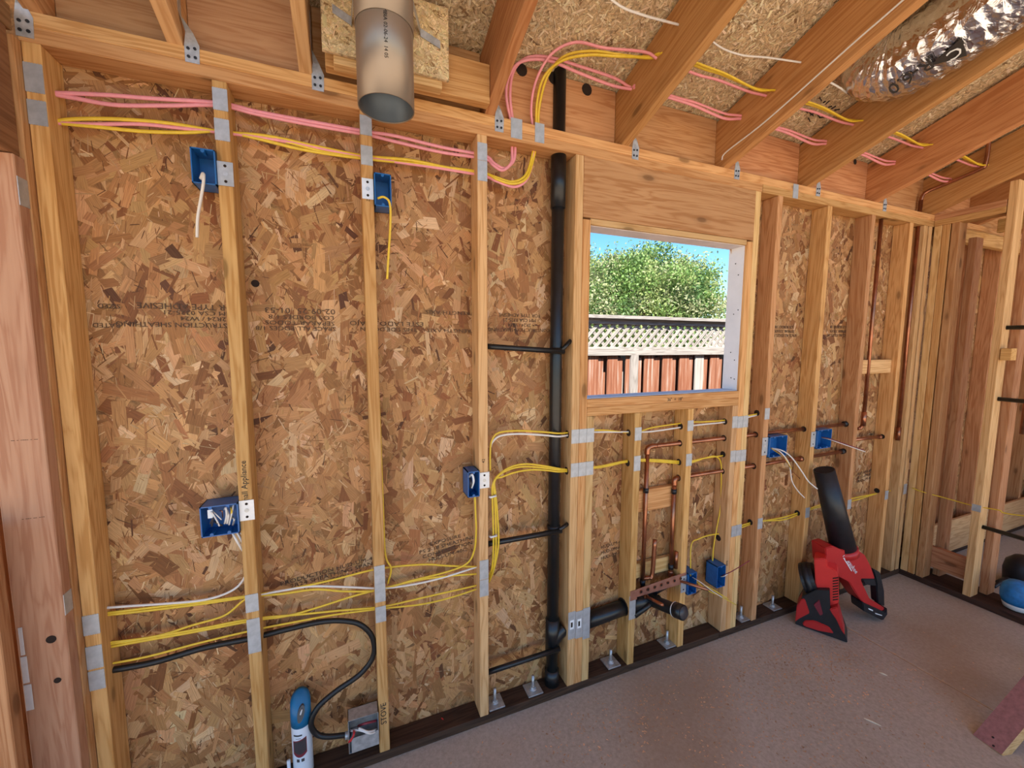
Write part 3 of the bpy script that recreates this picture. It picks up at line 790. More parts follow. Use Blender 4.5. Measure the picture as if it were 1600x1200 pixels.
def tree(name, label, base, top, rad, n_cl, n_lf, seed):
    r_ = np.random.default_rng(seed)
    t_ = thing(name, label, 'tree', base)
    bm = bmesh.new()
    b_ = Vector(base); tc = Vector((base[0], base[1], top - rad * 0.9))
    tube(bm, smoothpath([b_, b_ + Vector((0.1, 0, 1.0)), b_ + Vector((-0.05, 0.1, 2.0)), tc]), 0.14, 10)
    for k in range(14):
        d = Vector((r_.normal(), r_.normal(), abs(r_.normal()) * 0.6)).normalized()
        st = b_ + Vector((0, 0, 1.2 + 1.2 * r_.random()))
        tube(bm, smoothpath([st, st.lerp(tc + d * rad * 0.7, 0.5) + Vector((0, 0, 0.1)), tc + d * rad * 0.75]), [0.05] * 7 + [0.04] * 4 + [0.02] * 4, 6)
    obj('trunk', bm, M['bark'], t_)
    # clusters on an uneven ellipsoid
    d = r_.normal(size=(n_cl, 3)); d /= np.linalg.norm(d, axis=1)[:, None]
    rr = rad * (0.45 + 0.55 * r_.random(n_cl) ** 0.5) * (1 + 0.10 * np.sin(d[:, 0] * 5 + d[:, 2] * 7))
    cc = np.array([tc.x, tc.y, tc.z]) + d * rr[:, None] * np.array([1.12, 1.0, 0.86])
    ctr = np.repeat(cc, n_lf, 0); n = len(ctr)
    pos = ctr + r_.normal(size=(n, 3)) * 0.17
    a = r_.normal(size=(n, 3)); a /= np.linalg.norm(a, axis=1)[:, None]
    b2 = np.cross(a, r_.normal(size=(n, 3))); b2 /= np.linalg.norm(b2, axis=1)[:, None]
    L = r_.uniform(0.030, 0.058, (n, 1)); W = L * 0.5
    V = np.stack([pos - a * L, pos + b2 * W, pos + a * L, pos - b2 * W], 1).reshape(-1, 3)
    pal = np.array([(0.13, 0.24, 0.06), (0.18, 0.30, 0.09), (0.27, 0.35, 0.13), (0.085, 0.175, 0.055), (0.32, 0.36, 0.20)])
    base_c = pal[np.repeat(r_.integers(0, 5, n_cl), n_lf)]
    C = np.repeat(np.concatenate([np.clip(base_c * r_.normal(1, 0.2, (n, 1)), 0.02, 0.8), np.ones((n, 1))], 1), 4, 0)
    me = bpy.data.meshes.new('foliage')
    me.vertices.add(len(V)); me.vertices.foreach_set('co', V.astype(np.float32).ravel())
    me.loops.add(len(V)); me.loops.foreach_set('vertex_index', np.arange(len(V), dtype=np.int32))
    me.polygons.add(n); me.polygons.foreach_set('loop_start', np.arange(0, len(V), 4, dtype=np.int32)); me.polygons.foreach_set('loop_total', np.full(n, 4, np.int32))
    ca_ = me.color_attributes.new('leaf', 'FLOAT_COLOR', 'POINT'); ca_.data.foreach_set('color', C.astype(np.float32).ravel())
    me.update()
    f_ = link('foliage', me, M['leaf'], t_); f_['kind'] = 'stuff'
    return t_
c = at(1005, 470, 8.5)
tree('leafy_tree', 'broad round leafy green tree rising behind the fence', (c.x, 8.5, -0.13), at(1012, 376, 8.5).z - 0.28, 2.05, 460, 190, 3)
c2 = at(872, 470, 13.0)
tree('leafy_tree', 'paler leafy tree at the left edge of the window view', (c2.x, 13.0, -0.13), at(900, 385, 13.0).z - 0.2, 2.1, 260, 170, 11)

#PART2
# ================================================================== PIPES, DUCTS
# pale flashing membrane around the window opening, skylight put into its colour
wrap = thing('window_flashing', 'pale flashing membrane lining the window opening, skylight put into its colour', 'flashing', (1.75, 0.05, WZ0))
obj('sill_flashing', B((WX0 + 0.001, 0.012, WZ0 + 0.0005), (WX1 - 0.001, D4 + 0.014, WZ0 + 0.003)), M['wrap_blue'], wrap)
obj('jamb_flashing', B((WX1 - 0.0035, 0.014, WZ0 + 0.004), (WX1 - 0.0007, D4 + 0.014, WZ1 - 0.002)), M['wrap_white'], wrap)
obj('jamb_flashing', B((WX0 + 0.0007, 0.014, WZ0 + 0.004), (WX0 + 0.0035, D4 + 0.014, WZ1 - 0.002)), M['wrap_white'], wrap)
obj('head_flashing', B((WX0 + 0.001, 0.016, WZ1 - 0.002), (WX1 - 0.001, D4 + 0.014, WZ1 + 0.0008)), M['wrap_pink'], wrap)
for (dy, dz) in ((.03, .06), (.05, .065), (.035, .16), (.06, .20), (.03, .42), (.055, .40), (.04, .60), (.06, .66)):
    bm = bmesh.new(); tube(bm, [(WX1 - .004, dy, WZ0 + dz), (WX1 - .0052, dy, WZ0 + dz)], 0.003, 8); obj('nail_head', bm, M['tool_black'], wrap)

# black plumbing stack with its supports
stack = thing('vent_stack', 'tall black plastic plumbing stack left of the window', 'pipe', (1.155, 0.045, 0.038))
SX = 1.157
def P_(name, pts, r, mat, parent, seg=16, sm=True, n=6, flat=1.0):
    bm = bmesh.new(); tube(bm, smoothpath(pts, n) if len(pts) > 2 else pts, r, seg, flat); return obj(name, bm, mat, parent, sm)
P_('stack_pipe', [(SX, 0.045, 0.04), (SX, 0.045, 2.79)], 0.0262, M['black_plastic'], stack, 24)
P_('coupling', [(SX, 0.045, 2.18), (SX, 0.045, 2.39)], 0.031, M['black_plastic'], stack, 24)
P_('elbow', [(SX, 0.045, 2.74), (SX, 0.047, 2.775), (SX + .01, 0.07, 2.80), (SX + .02, 0.10, 2.815)], 0.030, M['black_plastic'], stack, 20)
P_('coupling', [(SX, 0.045, 0.038), (SX, 0.045, 0.11)], 0.033, M['black_plastic'], stack, 24)
te = P_('sanitary_tee', [(SX, 0.045, 0.20), (SX, 0.045, 0.36)], 0.032, M['black_plastic'], stack, 24)
P_('tee_branch', [(SX, 0.045, 0.25), (SX + .03, 0.045, 0.28), (SX + .06, .045, 0.30)], 0.032, M['black_plastic'], te, 20)
for z, zl, zr in ((1.590, 1.607, 1.632), (0.797, 0.79, 0.815), (0.235, 0.215, None)):
    P_('support_bar', [(2 * S + .02, 0.022, zl), (SX + .02, 0.012, z - .005)], 0.0115, M['black_plastic'], stack, 10)
    if zr: P_('support_arm', [(SX + .01, 0.012, z), (SX + .055, 0.018, zr)], 0.009, M['black_plastic'], stack, 10)
    P_('support_clamp', [(SX, 0.045, z - .012), (SX, 0.045, z + .012)], 0.0295, M['black_plastic'], stack, 24)

# sink drain
drain = thing('sink_drain', 'black plastic sink drain pipe with capped stub between the short studs', 'pipe', (1.6, 0.045, 0.32))
P_('drain_pipe', [(1.333, 0.045, 0.30), (1.62, 0.045, 0.318)], 0.036, M['black_plastic'], drain, 20)
P_('drain_tee', [(1.60, 0.045, 0.318), (1.74, 0.045, 0.326)], 0.041, M['black_plastic'], drain, 20)
stub0 = Vector((1.70, 0.03, 0.328))
stub1 = at(1064, 956, -0.150)
P_('stub_pipe', [(1.69, 0.045, 0.325), stub0, stub0.lerp(stub1, 0.4), stub1], 0.029, M['black_plastic'], drain, 20)
dd = (stub1 - stub0).normalized()
P_('stub_collar', [stub1 - dd * .03, stub1 + dd * .012], 0.035, M['black_plastic'], drain, 20)
P_('clean_white_ring', [stub1 - dd * .034, stub1 - dd * .030], 0.0352, M['white'], drain, 20)
P_('end_cap', [stub1 + dd * .012, stub1 + dd * .018], 0.029, M['dark_print'], drain, 20)
P_('drain_arm', [(1.72, 0.045, 0.34), (1.885, 0.03, 0.395)], 0.0135, M['black_plastic'], drain, 12)
P_('support_bar', [(1.59, 0.004, 0.285), (1.74, -0.002, 0.352)], 0.0125, M['black_plastic'], drain, 10)

# copper lines
def copper(name, label, paths, group=None, r=0.0105):
    t_ = thing(name, label, 'pipe', paths[0][1][0], group)
    for nm, pts, rr in paths:
        P_(nm, pts, rr or r, M['copper'], t_, 14)
    return t_
zh, zc = 1.118, 0.937
hot = copper('copper_water_line', 'upper copper water line running from the sink stubs to the right studs', [
    ('riser_pipe', [(1.668, 0.045, 0.37), (1.668, 0.045, 1.095)], None),
    ('elbow', [(1.668, 0.045, 1.08), (1.670, 0.045, 1.108), (1.69, 0.045, 1.118), (1.72, 0.045, zh)], 0.013),
    ('supply_pipe', [(1.70, 0.045, zh), (3.31, 0.045, zh)], None),
    ('air_chamber', [(1.70, 0.03, 0.44), (1.715, 0.03, 0.47), (1.722, 0.03, 0.64)], 0.011),
    ('tee', [(1.668, 0.045, 0.44), (1.71, 0.03, 0.445)], 0.011),
    ('elbow', [(1.668, 0.045, 0.39), (1.668, 0.04, 0.365), (1.668, 0.01, 0.36)], 0.013),
    ('stub_out', [(1.668, 0.02, 0.36), at(1035, 945, -0.16)], 0.0075)])
cold = copper('copper_water_line', 'lower copper water line from the sink stubs to the right studs', [
    ('riser_pipe', [(1.848, 0.045, 0.42), (1.848, 0.045, 0.915)], None),
    ('elbow', [(1.848, 0.045, 0.90), (1.850, 0.045, 0.93), (1.868, 0.045, zc), (1.89, 0.045, zc)], 0.013),
    ('supply_pipe', [(1.87, 0.045, zc), (3.30, 0.045, zc + .006)], None),
    ('air_chamber', [(1.866, 0.03, 0.46), (1.868, 0.03, 0.55)], 0.010),
    ('elbow', [(1.848, 0.045, 0.44), (1.848, 0.04, 0.412), (1.848, 0.01, 0.408)], 0.013),
    ('stub_out', [(1.86, 0.02, 0.405), at(1107, 922, -0.10)], 0.0075)])
for t_, x_, z_ in ((hot, 1.668, 0.90), (hot, 1.668, 0.42), (cold, 1.848, 0.87), (cold, 1.848, 0.465)):
    P_('pipe_clamp', [(x_, 0.045, z_ - .012), (x_, 0.045, z_ + .012)], 0.0135, M['tool_black'], t_, 12)
for t_, x_, z_ in ((hot, 2.84, zh), (hot, 3.225, zh + .004), (cold, 3.22, zc + .006), (cold, 2.82, zc)):
    P_('pipe_clamp', [(x_ - .012, 0.045, z_), (x_ + .004, 0.045, z_)], 0.016, M['tool_black' if x_ > 3 else 'copper'], t_, 12)
copper('copper_riser', 'long vertical copper riser in the bay left of the wooden block', [
    ('riser_pipe', [(3.385, 0.03, 1.10), (3.385, 0.03, 2.385)], None), ('coupling', [(3.385, 0.03, 1.10), (3.385, 0.03, 1.19)], 0.014),
    ('elbow', [(3.385, 0.03, 1.11), (3.380, 0.04, 1.085), (3.36, 0.045, 1.08)], 0.011)])
copper('copper_riser', 'long vertical copper riser nearest the corner, rising past the top plate to a bent pipe', [
    ('riser_pipe', [(3.795, 0.03, 0.97), (3.795, 0.03, 2.55)], None), ('coupling', [(3.795, 0.03, 0.97), (3.795, 0.03, 1.06)], 0.014),
    ('bent_pipe', [(3.80, 0.03, 2.50), (3.80, 0.028, 2.57), (3.815, 0.01, 2.60), (3.83, -.06, 2.62), atx(1530, 265, 3.835), atx(1540, 255, 3.835), atx(1545, 222, 3.835), atx(1546, 200, 3.835)], 0.0105)])
copper('copper_branch', 'short copper pipe with black clamp low in the bay beside the corner', [('branch_pipe', [(3.27, 0.045, 1.01), (3.61, 0.045, 1.005)], None), ('pipe_clamp', [(3.60, 0.045, 1.005), (3.62, 0.045, 1.005)], 0.014)])
copper('copper_riser', 'copper riser in the doorway partition at the right edge', [
    ('riser_pipe', [(4.04, -0.44, 1.09), (4.04, -0.44, 2.45)], None)])
# perforated copper strap across the short studs
strap = thing('copper_strap', 'perforated copper mounting strap across the two short studs below the window', 'bracket', (1.72, -0.002, 0.39))
bm = bmesh.new()
box(bm, (1.555, -0.003, 0.375), (1.595, -0.0015, 0.425)); obj('strap_end', bm, M['copper_plate'], strap)
zs0, zs1 = at(1010, 905, 0.0).z, at(1070, 905, 0).z
bm = bmesh.new(); prism(bm, [(1.59, -0.001, 0.385), (1.91, -0.001, 0.388), (1.91, -0.001, 0.445), (1.82, -0.001, 0.442), (1.59, -0.001, 0.425)], (0, 0.0015, 0)); obj('strap_bar', bm, M['copper_plate'], strap)
for i in range(7):
    bm = bmesh.new(); xx = 1.62 + i * 0.042
    tube(bm, [(xx, -0.0012, 0.408 + .002 * i), (xx, -0.003, 0.408 + .002 * i)], 0.0095, 12); h_ = obj('strap_hole', bm, M['copper'], strap)
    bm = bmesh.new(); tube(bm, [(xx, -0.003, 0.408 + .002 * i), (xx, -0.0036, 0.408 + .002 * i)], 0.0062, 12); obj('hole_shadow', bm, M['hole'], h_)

# bronze vent pipe hung in front of the wall, with its board and straps
vp = at(601, 170, -0.26)
vent = thing('vent_pipe', 'large bronze metal vent pipe hanging open below the roof', 'pipe', (0.447, -0.26, vp.z))
bm = bmesh.new(); hollow(bm, [(0.449, -0.26, vp.z), (0.449, -0.26, 2.62)], 0.076, 0.0735, 48); obj('lower_pipe', bm, M['bronze'], vent, True)
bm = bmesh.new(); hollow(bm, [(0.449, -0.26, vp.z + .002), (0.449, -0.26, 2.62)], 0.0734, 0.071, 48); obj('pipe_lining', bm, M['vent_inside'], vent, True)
bm = bmesh.new(); hollow(bm, [(0.449, -0.26, at(600, 14, -.336).z), (0.449, -0.26, 3.05)], 0.0785, 0.0762, 48); obj('upper_pipe', bm, M['bronze'], vent, True)
for (px0, py0, px1, py1, s_) in ((519, 12, 549, 35, -1), (657, 50, 688, 72, 1)):
    a = at(px0, py0, -0.118); b_ = at(px1, py1, -0.118)
    bm = bmesh.new()
    prism(bm, [(a.x, -0.1175, a.z - .012), (a.x, -0.1175, a.z + .012), (b_.x, -0.1175, b_.z + .016), (b_.x, -0.1175, b_.z - .008)], (0, 0.0015, 0)); so = obj('strap_tab', bm, M['steel'], vent)
    e = b_ if s_ < 0 else a
    tgt = Vector((0.449 + s_ * 0.075, -0.24, e.z + .004))
    bm = bmesh.new(); prism(bm, [(e.x, -0.118, e.z - .01), (e.x, -0.118, e.z + .014), tgt + Vector((0, 0, .012)), tgt - Vector((0, 0, .012))], (0.0012 * s_, 0.0012, 0)); obj('strap_arm', bm, M['steel'], so)
fd = (Vector((CX, CY, 0)) - Vector((0.449, -0.26, 0))).normalized()
ang0 = math.atan2(fd.y, fd.x) + 0.03
nd = Vector((math.cos(ang0), math.sin(ang0), 0))
lettering('COLUMBIA 02-06-24  14 05', 0.0135, M['ink'], vent, Vector((0.449, -0.26, vp.z + 0.165)) + nd * 0.0764, (0, 0, -1), nd.cross(Vector((0, 0, -1))), name='printed_mark')
vb = thing('vent_backing_board', 'square strand board panel on blocks behind the bronze vent pipe', 'board', (0.47, -0.11, 2.485))
a = at(503, 75, -0.115); b_ = at(702, 127, -0.115)
zb0 = (a.z + b_.z) / 2
board_o = obj('panel', B((a.x, -0.113, zb0), (b_.x, -0.101, zb0 + 0.22), 0.0015), M['osb_roof_base'], vb)
flakes('wood_strand_layer', [(900, (0.02, 0.06), (0.004, 0.014), (0.0, 0.0006)), (1400, (0.008, 0.025), (0.0012, 0.004), (0.0004, 0.0012))], (a.x + .001, b_.x - .001, zb0 + .001, zb0 + 0.218),
       lambda u, v, o: (u, -0.1132 - o, v), None, BOARD_PAL, board_o, M['osb'], lean=1)
board('backing_block', (a.x + .03, -0.10, zb0 - .022), (b_.x - .02, -0.062, zb0 + .07), 'x', M['fir_pale'], vb)
board('backing_block', (RAF[2][0] + T / 2 + .04, -0.061, ZT + 2 * T + .001), (RAF[3][0] - T / 2 - .001, -0.022, zb0 + .12), 'x', M['fir'], vb)

# foil covered flexible duct in the rafter bay
def rz(y): return ZR - SL * y
foil = thing('flexible_duct', 'crinkled silver foil flexible duct tucked between the rafters', 'duct', (2.47, -0.5, rz(-.5) - .15))
rf = np.random.default_rng(5)
pts = smoothpath([(2.44, -0.375, rz(-.375) + .02), (2.44, -0.40, rz(-.40) - .07), (2.455, -0.50, rz(-.50) - .125), (2.47, -0.75, rz(-.75) - .145), (2.475, -1.1, rz(-1.1) - .15), (2.47, -1.6, rz(-1.6) - .15), (2.47, -2.4, rz(-2.4) - .15)], 22)
bm = bmesh.new(); SEG = 40
pts = [Vector(p) for p in pts]
rings = []
for i, p in enumerate(pts):
    t_ = (pts[min(i + 1, len(pts) - 1)] - pts[max(i - 1, 0)]).normalized()
    n1 = Vector((1, 0, 0)); n1 = (n1 - t_ * n1.dot(t_)).normalized(); n2 = t_.cross(n1)
    base_r = 0.118 + 0.012 * min(1, i / 30)
    rings.append([bm.verts.new(p + (n1 * math.cos(2 * math.pi * k / SEG) + n2 * math.sin(2 * math.pi * k / SEG)) * (base_r * (1 + 0.02 * math.sin(i * 1.7)) + rf.normal(0, 0.0014))) for k in range(SEG)])
for a_, b2 in zip(rings, rings[1:]):
    for k in range(SEG): bm.faces.new((a_[k], a_[(k + 1) % SEG], b2[(k + 1) % SEG], b2[k]))
bm.faces.new(rings[0][::-1]); bm.faces.new(rings[-1])
obj('foil_jacket', bm, M['foil'], foil, True)
def on_duct(px, py):
    d = ray(px, py).normalized(); best = None
    ax0 = Vector((2.455, -0.50, rz(-.50) - .125)); ax1 = Vector((2.475, -1.1, rz(-1.1) - .15)); ad = (ax1 - ax0).normalized()
    for i in range(4000):
        q = CAM + d * (0.8 + i * 0.001)
        w = q - ax0; rad = w - ad * w.dot(ad)
        if rad.length < 0.134: return q, rad.normalized(), ad
    return CAM + d * 2.6, -d, ad
q, nr, ad = on_duct(1422, 117)
lettering('R-6.0', 0.062, M['ink'], foil, q + nr * 0.012, -ad, nr.cross(-ad), name='printed_mark', depth=0.003)
q, nr, ad = on_duct(1484, 84)
X_ = -ad; Y_ = nr.cross(X_)
bm = bmesh.new(); prism(bm, [q + nr * .010 + X_ * u_ + Y_ * v_ for u_, v_ in ((-.045, -.035), (.05, -.012), (-.028, .042))], nr * 0.001); obj('printed_emblem', bm, M['ink'], foil)
lettering('C', 0.055, M['white'], foil, q + nr * 0.014 - X_ * 0.012, X_, Y_, name='printed_emblem', depth=0.001)

# plastic pipes passing through the partition stud
for (px, py), lb in (((1531, 822), 'black pipe low in the doorway partition, near the floor'), ((1556, 623), 'black pipe at sill height in the doorway partition'), ((1568, 512), 'topmost black pipe in the doorway partition')):
    p = atx(px, py, 3.955)
    bm = bmesh.new(); tube(bm, [p, p + Vector((0.02, -0.9, -0.01))], 0.0125, 14)
    tag(obj('plastic_pipe', bm, M['black_plastic'], None, True), lb, 'pipe', 'black pipes in the partition')

# ================================================================== CABLES
def cable(name, label, pts, mat, r=0.0052, group=None, flat=0.72, y=0.045, n=7):
    P = [Vector(p) if isinstance(p, Vector) else at(p[0], p[1], p[2] if len(p) > 2 else y) for p in pts]
    bm = bmesh.new(); tube(bm, smoothpath(P, n), r, 10, flat)
    o = obj(name, bm, M[mat], None, True)
    return tag(o, label, 'cable', group)
V3 = Vector
G1 = 'pink and yellow cables along the top of the wall'
# top run
def rafter_run(y0, z0, sag, dz=0.0, dy=0.0, first=1.436):
    out = []
    for xa, xb in ((1.455, 2.045), (2.045, 2.655), (2.655, 3.268), (3.268, 3.878)):
        out += [V3((xa, y0 + dy, z0 + dz)), V3((xa + .2, y0 + dy + .01, z0 + dz + sag * 0.3)), V3(((xa + xb) / 2, y0 + dy, z0 + dz - sag * .2)), V3((xb - .12, y0 + dy, z0 + dz - sag))]
    out.append(V3((3.90, y0 + dy, z0 + dz)))
    return out
cable('pink_cable', 'straighter upper pink cable of the pair running along the top of the wall', [(78, 145), (160, 148), (240, 154), (343, 161), (400, 174), (480, 189), (570, 205), (620, 213), (690, 230), (756, 243), (772, 255, .04), (788, 263, .035), (802, 252, .04), (805, 232), (803, 200), (797, 150, .02), (803, 110, .015), (825, 90, .01), (860, 90, -.01), (910, 105, -.03), (960, 122, -.04), V3((1.436, -.046, 2.665))] + rafter_run(-.08, 2.658, 0.012), 'pink', 0.0058, G1)
cable('pink_cable', 'sagging lower pink cable of the pair running along the top of the wall', [(78, 146), (120, 154), (180, 164), (260, 165), (343, 165), (400, 178), (480, 194), (570, 210), (620, 222), (690, 238), (756, 248), (770, 258, .035), (785, 266, .03), (799, 254, .035), (800, 232), (800, 200), (791, 150, .02), (797, 115, .012), (818, 95, .005), (858, 95, -.015), (905, 114, -.035), (955, 133, -.045), V3((1.436, -.052, 2.655))] + rafter_run(-.085, 2.646, 0.02, dy=.006), 'pink', 0.0058, G1)
cable('pink_cable', 'single pink cable running among the yellow ones below the top pink pair', [(80, 192), (140, 194), (220, 194), (280, 200), (347, 207), (430, 218), (500, 232), (571, 246), (640, 256), (700, 265), (756, 275), (775, 283, .03), (803, 292, .025), (822, 282, .03), (832, 255), (834, 215), (830, 170, .02), (838, 125, .0), (862, 84, -.05), (900, 66, -.1), (945, 75, -.14), V3((1.40, -.175, 2.71))] + rafter_run(-.198, 2.680, 0.006), 'pink', 0.0052, G1)
cable('yellow_cable', 'upper yellow cable below the top pink pair, bowing up in the left bay', [(80, 190), (120, 186), (180, 186), (260, 192), (347, 206), (420, 213), (500, 230), (571, 244), (640, 250), (700, 262), (756, 271), (775, 277, .03), (800, 284, .025), (820, 275, .03), (830, 250), (837, 210), (839, 160, .02), (850, 120, .0), (878, 95, -.06), (920, 86, -.12), (965, 88, -.16), V3((1.42, -.172, 2.700))] + rafter_run(-.212, 2.690, 0.012, dy=-.006), 'yellow', 0.0052, G1)
cable('yellow_cable', 'lower yellow cable below the top pink pair, sagging in the left bays', [(80, 191), (140, 197), (220, 205), (290, 207), (347, 205), (400, 216), (480, 235), (571, 248), (640, 255), (700, 262), (756, 270), (776, 280, .026), (802, 287, .02), (823, 278, .026), (833, 250), (840, 212), (843, 165, .02), (856, 118, .0), (882, 88, -.06), (925, 80, -.12), (970, 86, -.16), V3((1.43, -.178, 2.695))] + rafter_run(-.222, 2.683, 0.022, dy=-.014), 'yellow', 0.0052, G1)
cable('yellow_cable', 'short yellow cable inside the top bundle between the second and third studs', [(347, 207), (400, 212), (450, 222), (510, 238), (571, 246)], 'yellow', 0.0048, G1)
# ceiling whites
G2 = 'white cables between the rafters'
cable('white_cable', 'white cable at the top edge crossing into the middle rafter', [V3((1.06, -.29, 2.795)), at(960, 3, -.30), at(1000, 22, -.30), V3((1.445, -.303, 2.73))], 'white_cable', 0.0045, G2)
cable('white_cable', 'thin white cable hanging between the second and third bare rafters', [V3((1.47, -.33, 2.76)), atx(1115, 66, 1.60), atx(1155, 85, 1.75), atx(1200, 90, 1.9), V3((2.03, -.341, 2.728))], 'white_cable', 0.0036, G2)
cable('white_cable', 'white cable curving below the end of the foil duct', [V3((2.06, -.255, 2.80)), atx(1305, 133, 2.28), atx(1325, 146, 2.42), V3((2.64, -.249, 2.761))], 'white_cable', 0.0045, G2)
cable('white_cable', 'thin white cable stapled along the side of a rafter', [V3((2.0235, .012, 2.50)), V3((2.0235, -.015, 2.528)), V3((2.0235, -.214, 2.575)), V3((2.0235, -.527, 2.681)), V3((2.0235, -.661, 2.723)), V3((2.0235, -1.2, 2.90))], 'white_cable', 0.0032, G2, flat=1.0)
# lower left runs
G3 = 'cables low on the wall left of the stack'
cable('white_cable', 'thin white cable rising to the wide blue box, left of the second stud', [(150, 951), (200, 947), (260, 943), (320, 937), (360, 924), (380, 906), (388, 880, .03), (384, 850, .02), (377, 832, .01)], 'white_cable', 0.0038, G3, flat=1.0)
cable('yellow_cable', 'uppermost yellow cable in the low bundle by the left corner', [(150, 960), (240, 949), (320, 940), (394, 930), (450, 921), (520, 906), (590, 889), (660, 882), (700, 884), (757, 886)], 'yellow', 0.0039, G3)
cable('yellow_cable', 'second yellow cable in the low bundle by the left corner', [(150, 963), (240, 953), (320, 943), (394, 932), (440, 928), (493, 921), (540, 924), (593, 922), (640, 908), (700, 893), (730, 880, .03), (741, 860, .02), (744, 830, .012), (743, 800, .012), (742, 776, .012)], 'yellow', 0.0039, G3)
cable('yellow_cable', 'yellow cable crossing up to the nail plates of the second stud', [(152, 1006), (220, 998), (260, 990), (300, 977), (350, 962), (378, 940), (394, 930)], 'yellow', 0.0037, G3)
cable('yellow_cable', 'lower yellow cable dipping behind the black cord, by the left corner', [(152, 1015), (220, 1002), (300, 988), (394, 970), (450, 962), (500, 948), (550, 932), (596, 920), (650, 907), (700, 900), (757, 896)], 'yellow', 0.0039, G3)
cable('yellow_cable', 'middle yellow cable of the low bundle, straight between the studs', [(152, 1010), (230, 997), (320, 981), (394, 967), (470, 960), (530, 954), (596, 948), (660, 934), (757, 912)], 'yellow', 0.0039, G3)
cable('yellow_cable', 'lowest yellow cable just above the black cord', [(156, 1040), (230, 1026), (310, 1005), (394, 985), (460, 972), (520, 961), (596, 951), (660, 944), (710, 932), (757, 916)], 'yellow', 0.0037, G3)
cable('white_cable', 'thin white cable crossing the two bays left of the stack', [(400, 930), (445, 922), (485, 916), (540, 917), (596, 919), (640, 914), (690, 903), (757, 882)], 'white_cable', 0.0040, G3, flat=1.0)
cable('black_power_cord', 'thick black power cord looping down to the steel outlet box', [(158, 1050), (240, 1035), (320, 1012), (394, 997), (450, 983), (500, 972), (535, 970, .03), (563, 976, .02), (582, 996, .02), (583, 1025, .02), (563, 1053, .02), (525, 1080, .02), (497, 1105, .015), (486, 1130, .01), (495, 1147, .01), (515, 1151, .005), (548, 1147, .01)], 'black_rubber', 0.0098, None, flat=0.9)
cable('yellow_cable', 'yellow cable running down the right side of the third stud', [(583, 325, .01), (582, 345, .03), (583, 400, .04), (587, 500, .045), (593, 650, .045), (598, 780, .045), (602, 865, .04), (611, 888, .035), (606, 912, .04)], 'yellow', 0.0037)
cable('yellow_cable', 'yellow cable end dangling from the narrow blue box near the top', [(590, 310, .0), (600, 308, -.012), (609, 318, -.014), (610, 350, -.008), (607, 400, 0.0), (605, 436, .005)], 'yellow', 0.0039)
cable('white_cable', 'thick white cable end dangling from the square blue box at top left', [(314, 280, .0), (318, 272, -.012), (318, 285, -.018), (314, 310, -.012), (309, 340, -.005), (308, 371, 0.0)], 'white_cable', 0.0058)
# bundle climbing beside the fourth stud
G4 = 'yellow cables climbing beside the fourth stud'
for i, (off, lb) in enumerate(((0, 'yellow cable of the climbing bundle nearest the fourth stud'), (4, 'second yellow cable of the bundle climbing beside the fourth stud'), (8, 'outermost yellow cable of the bundle climbing beside the fourth stud'))):
    yy = 720 + i * 7
    cable('yellow_cable', lb, [(764, 900 + 5 * i), (769 + off * .7, 885, .02), (771 + off, 850, .01), (770 + off, 800, .01), (769 + off * .8, 770, .01), (770 + off * .5, 757 - i * 2, .01), (776 + off, 745 - 3 * i, .015), (795 + off, 731 + i * 1.5, .02), (820, 725 + 4 * i, .012), (850, 728 + 3 * i, .008), (872, 732 + 2 * i, .008), (890, 734 + i, .035), (900, 733, .045), (940, 728), (985, 719), (1020, 718 + 1.5 * i), (1072, 721 + i), (1100, 716), (1136, 711)] if i < 2 else
          [(764, 910), (772, 888, .02), (779, 850, .01), (777, 800, .01), (774, 770, .01), (773, 750, .01), (785, 745, .015), (805, 738, .02), (830, 734, .012), (855, 735, .006), (872, 737, .006), (890, 736, .035), (900, 734, .045), (940, 730), (985, 721), (1020, 721), (1072, 724), (1100, 716), (1117, 713), (1126, 722), (1127, 745), (1126, 790), (1120, 825), (1115, 855), (1113, 884)], 'yellow', 0.0040, G4)
cable('yellow_cable', 'yellow cable of the upper pair crossing behind the stack at sill height', [(766, 735, .015), (766, 705, .02), (769, 687, .02), (780, 676, .02), (810, 673, .012), (850, 675, .008), (872, 677, .008), (888, 676, .03), (900, 675), (940, 672), (990, 676), (1020, 668), (1075, 660), (1100, 659), (1136, 656), (1186, 646)], 'yellow', 0.0039)
cable('white_cable', 'white cable of the upper pair crossing behind the stack at sill height', [(766, 700, .025), (770, 690, .025), (782, 681, .025), (810, 678, .012), (850, 680, .006), (872, 682, .006), (888, 680, .03), (900, 677), (940, 675), (990, 675), (1020, 674), (1075, 666), (1100, 663), (1136, 659), (1186, 648)], 'white_cable', 0.0042)
for (px, py) in ((771, 776), (771, 839)):
    pass
# low runs right of the window
cable('yellow_cable', 'yellow cable rising behind the short studs to the window frame stud', [(1079, 900, .02), (1080, 852), (1092, 842), (1110, 836), (1140, 831), (1180, 817), (1225, 808), (1256, 798), (1285, 788), (1335, 778), (1385, 768), (1405, 764)], 'yellow', 0.0039)
cable('yellow_cable', 'second yellow cable through the right studs near the red blower', [(1140, 828), (1180, 815), (1225, 812), (1256, 800), (1285, 791), (1335, 782), (1370, 771), (1390, 767)], 'yellow', 0.0039)
cable('yellow_cable', 'thin yellow cable running along the partition past the doorway stud', [V3((3.895, -.03, .64)), atx(1440, 768, XP - .004), atx(1480, 779, XP + .03), atx(1520, 790, XP + .03), atx(1560, 797, XP + .03), atx(1600, 806, XP + .03), V3((XP + .03, -1.2, .80))], 'yellow', 0.0040)

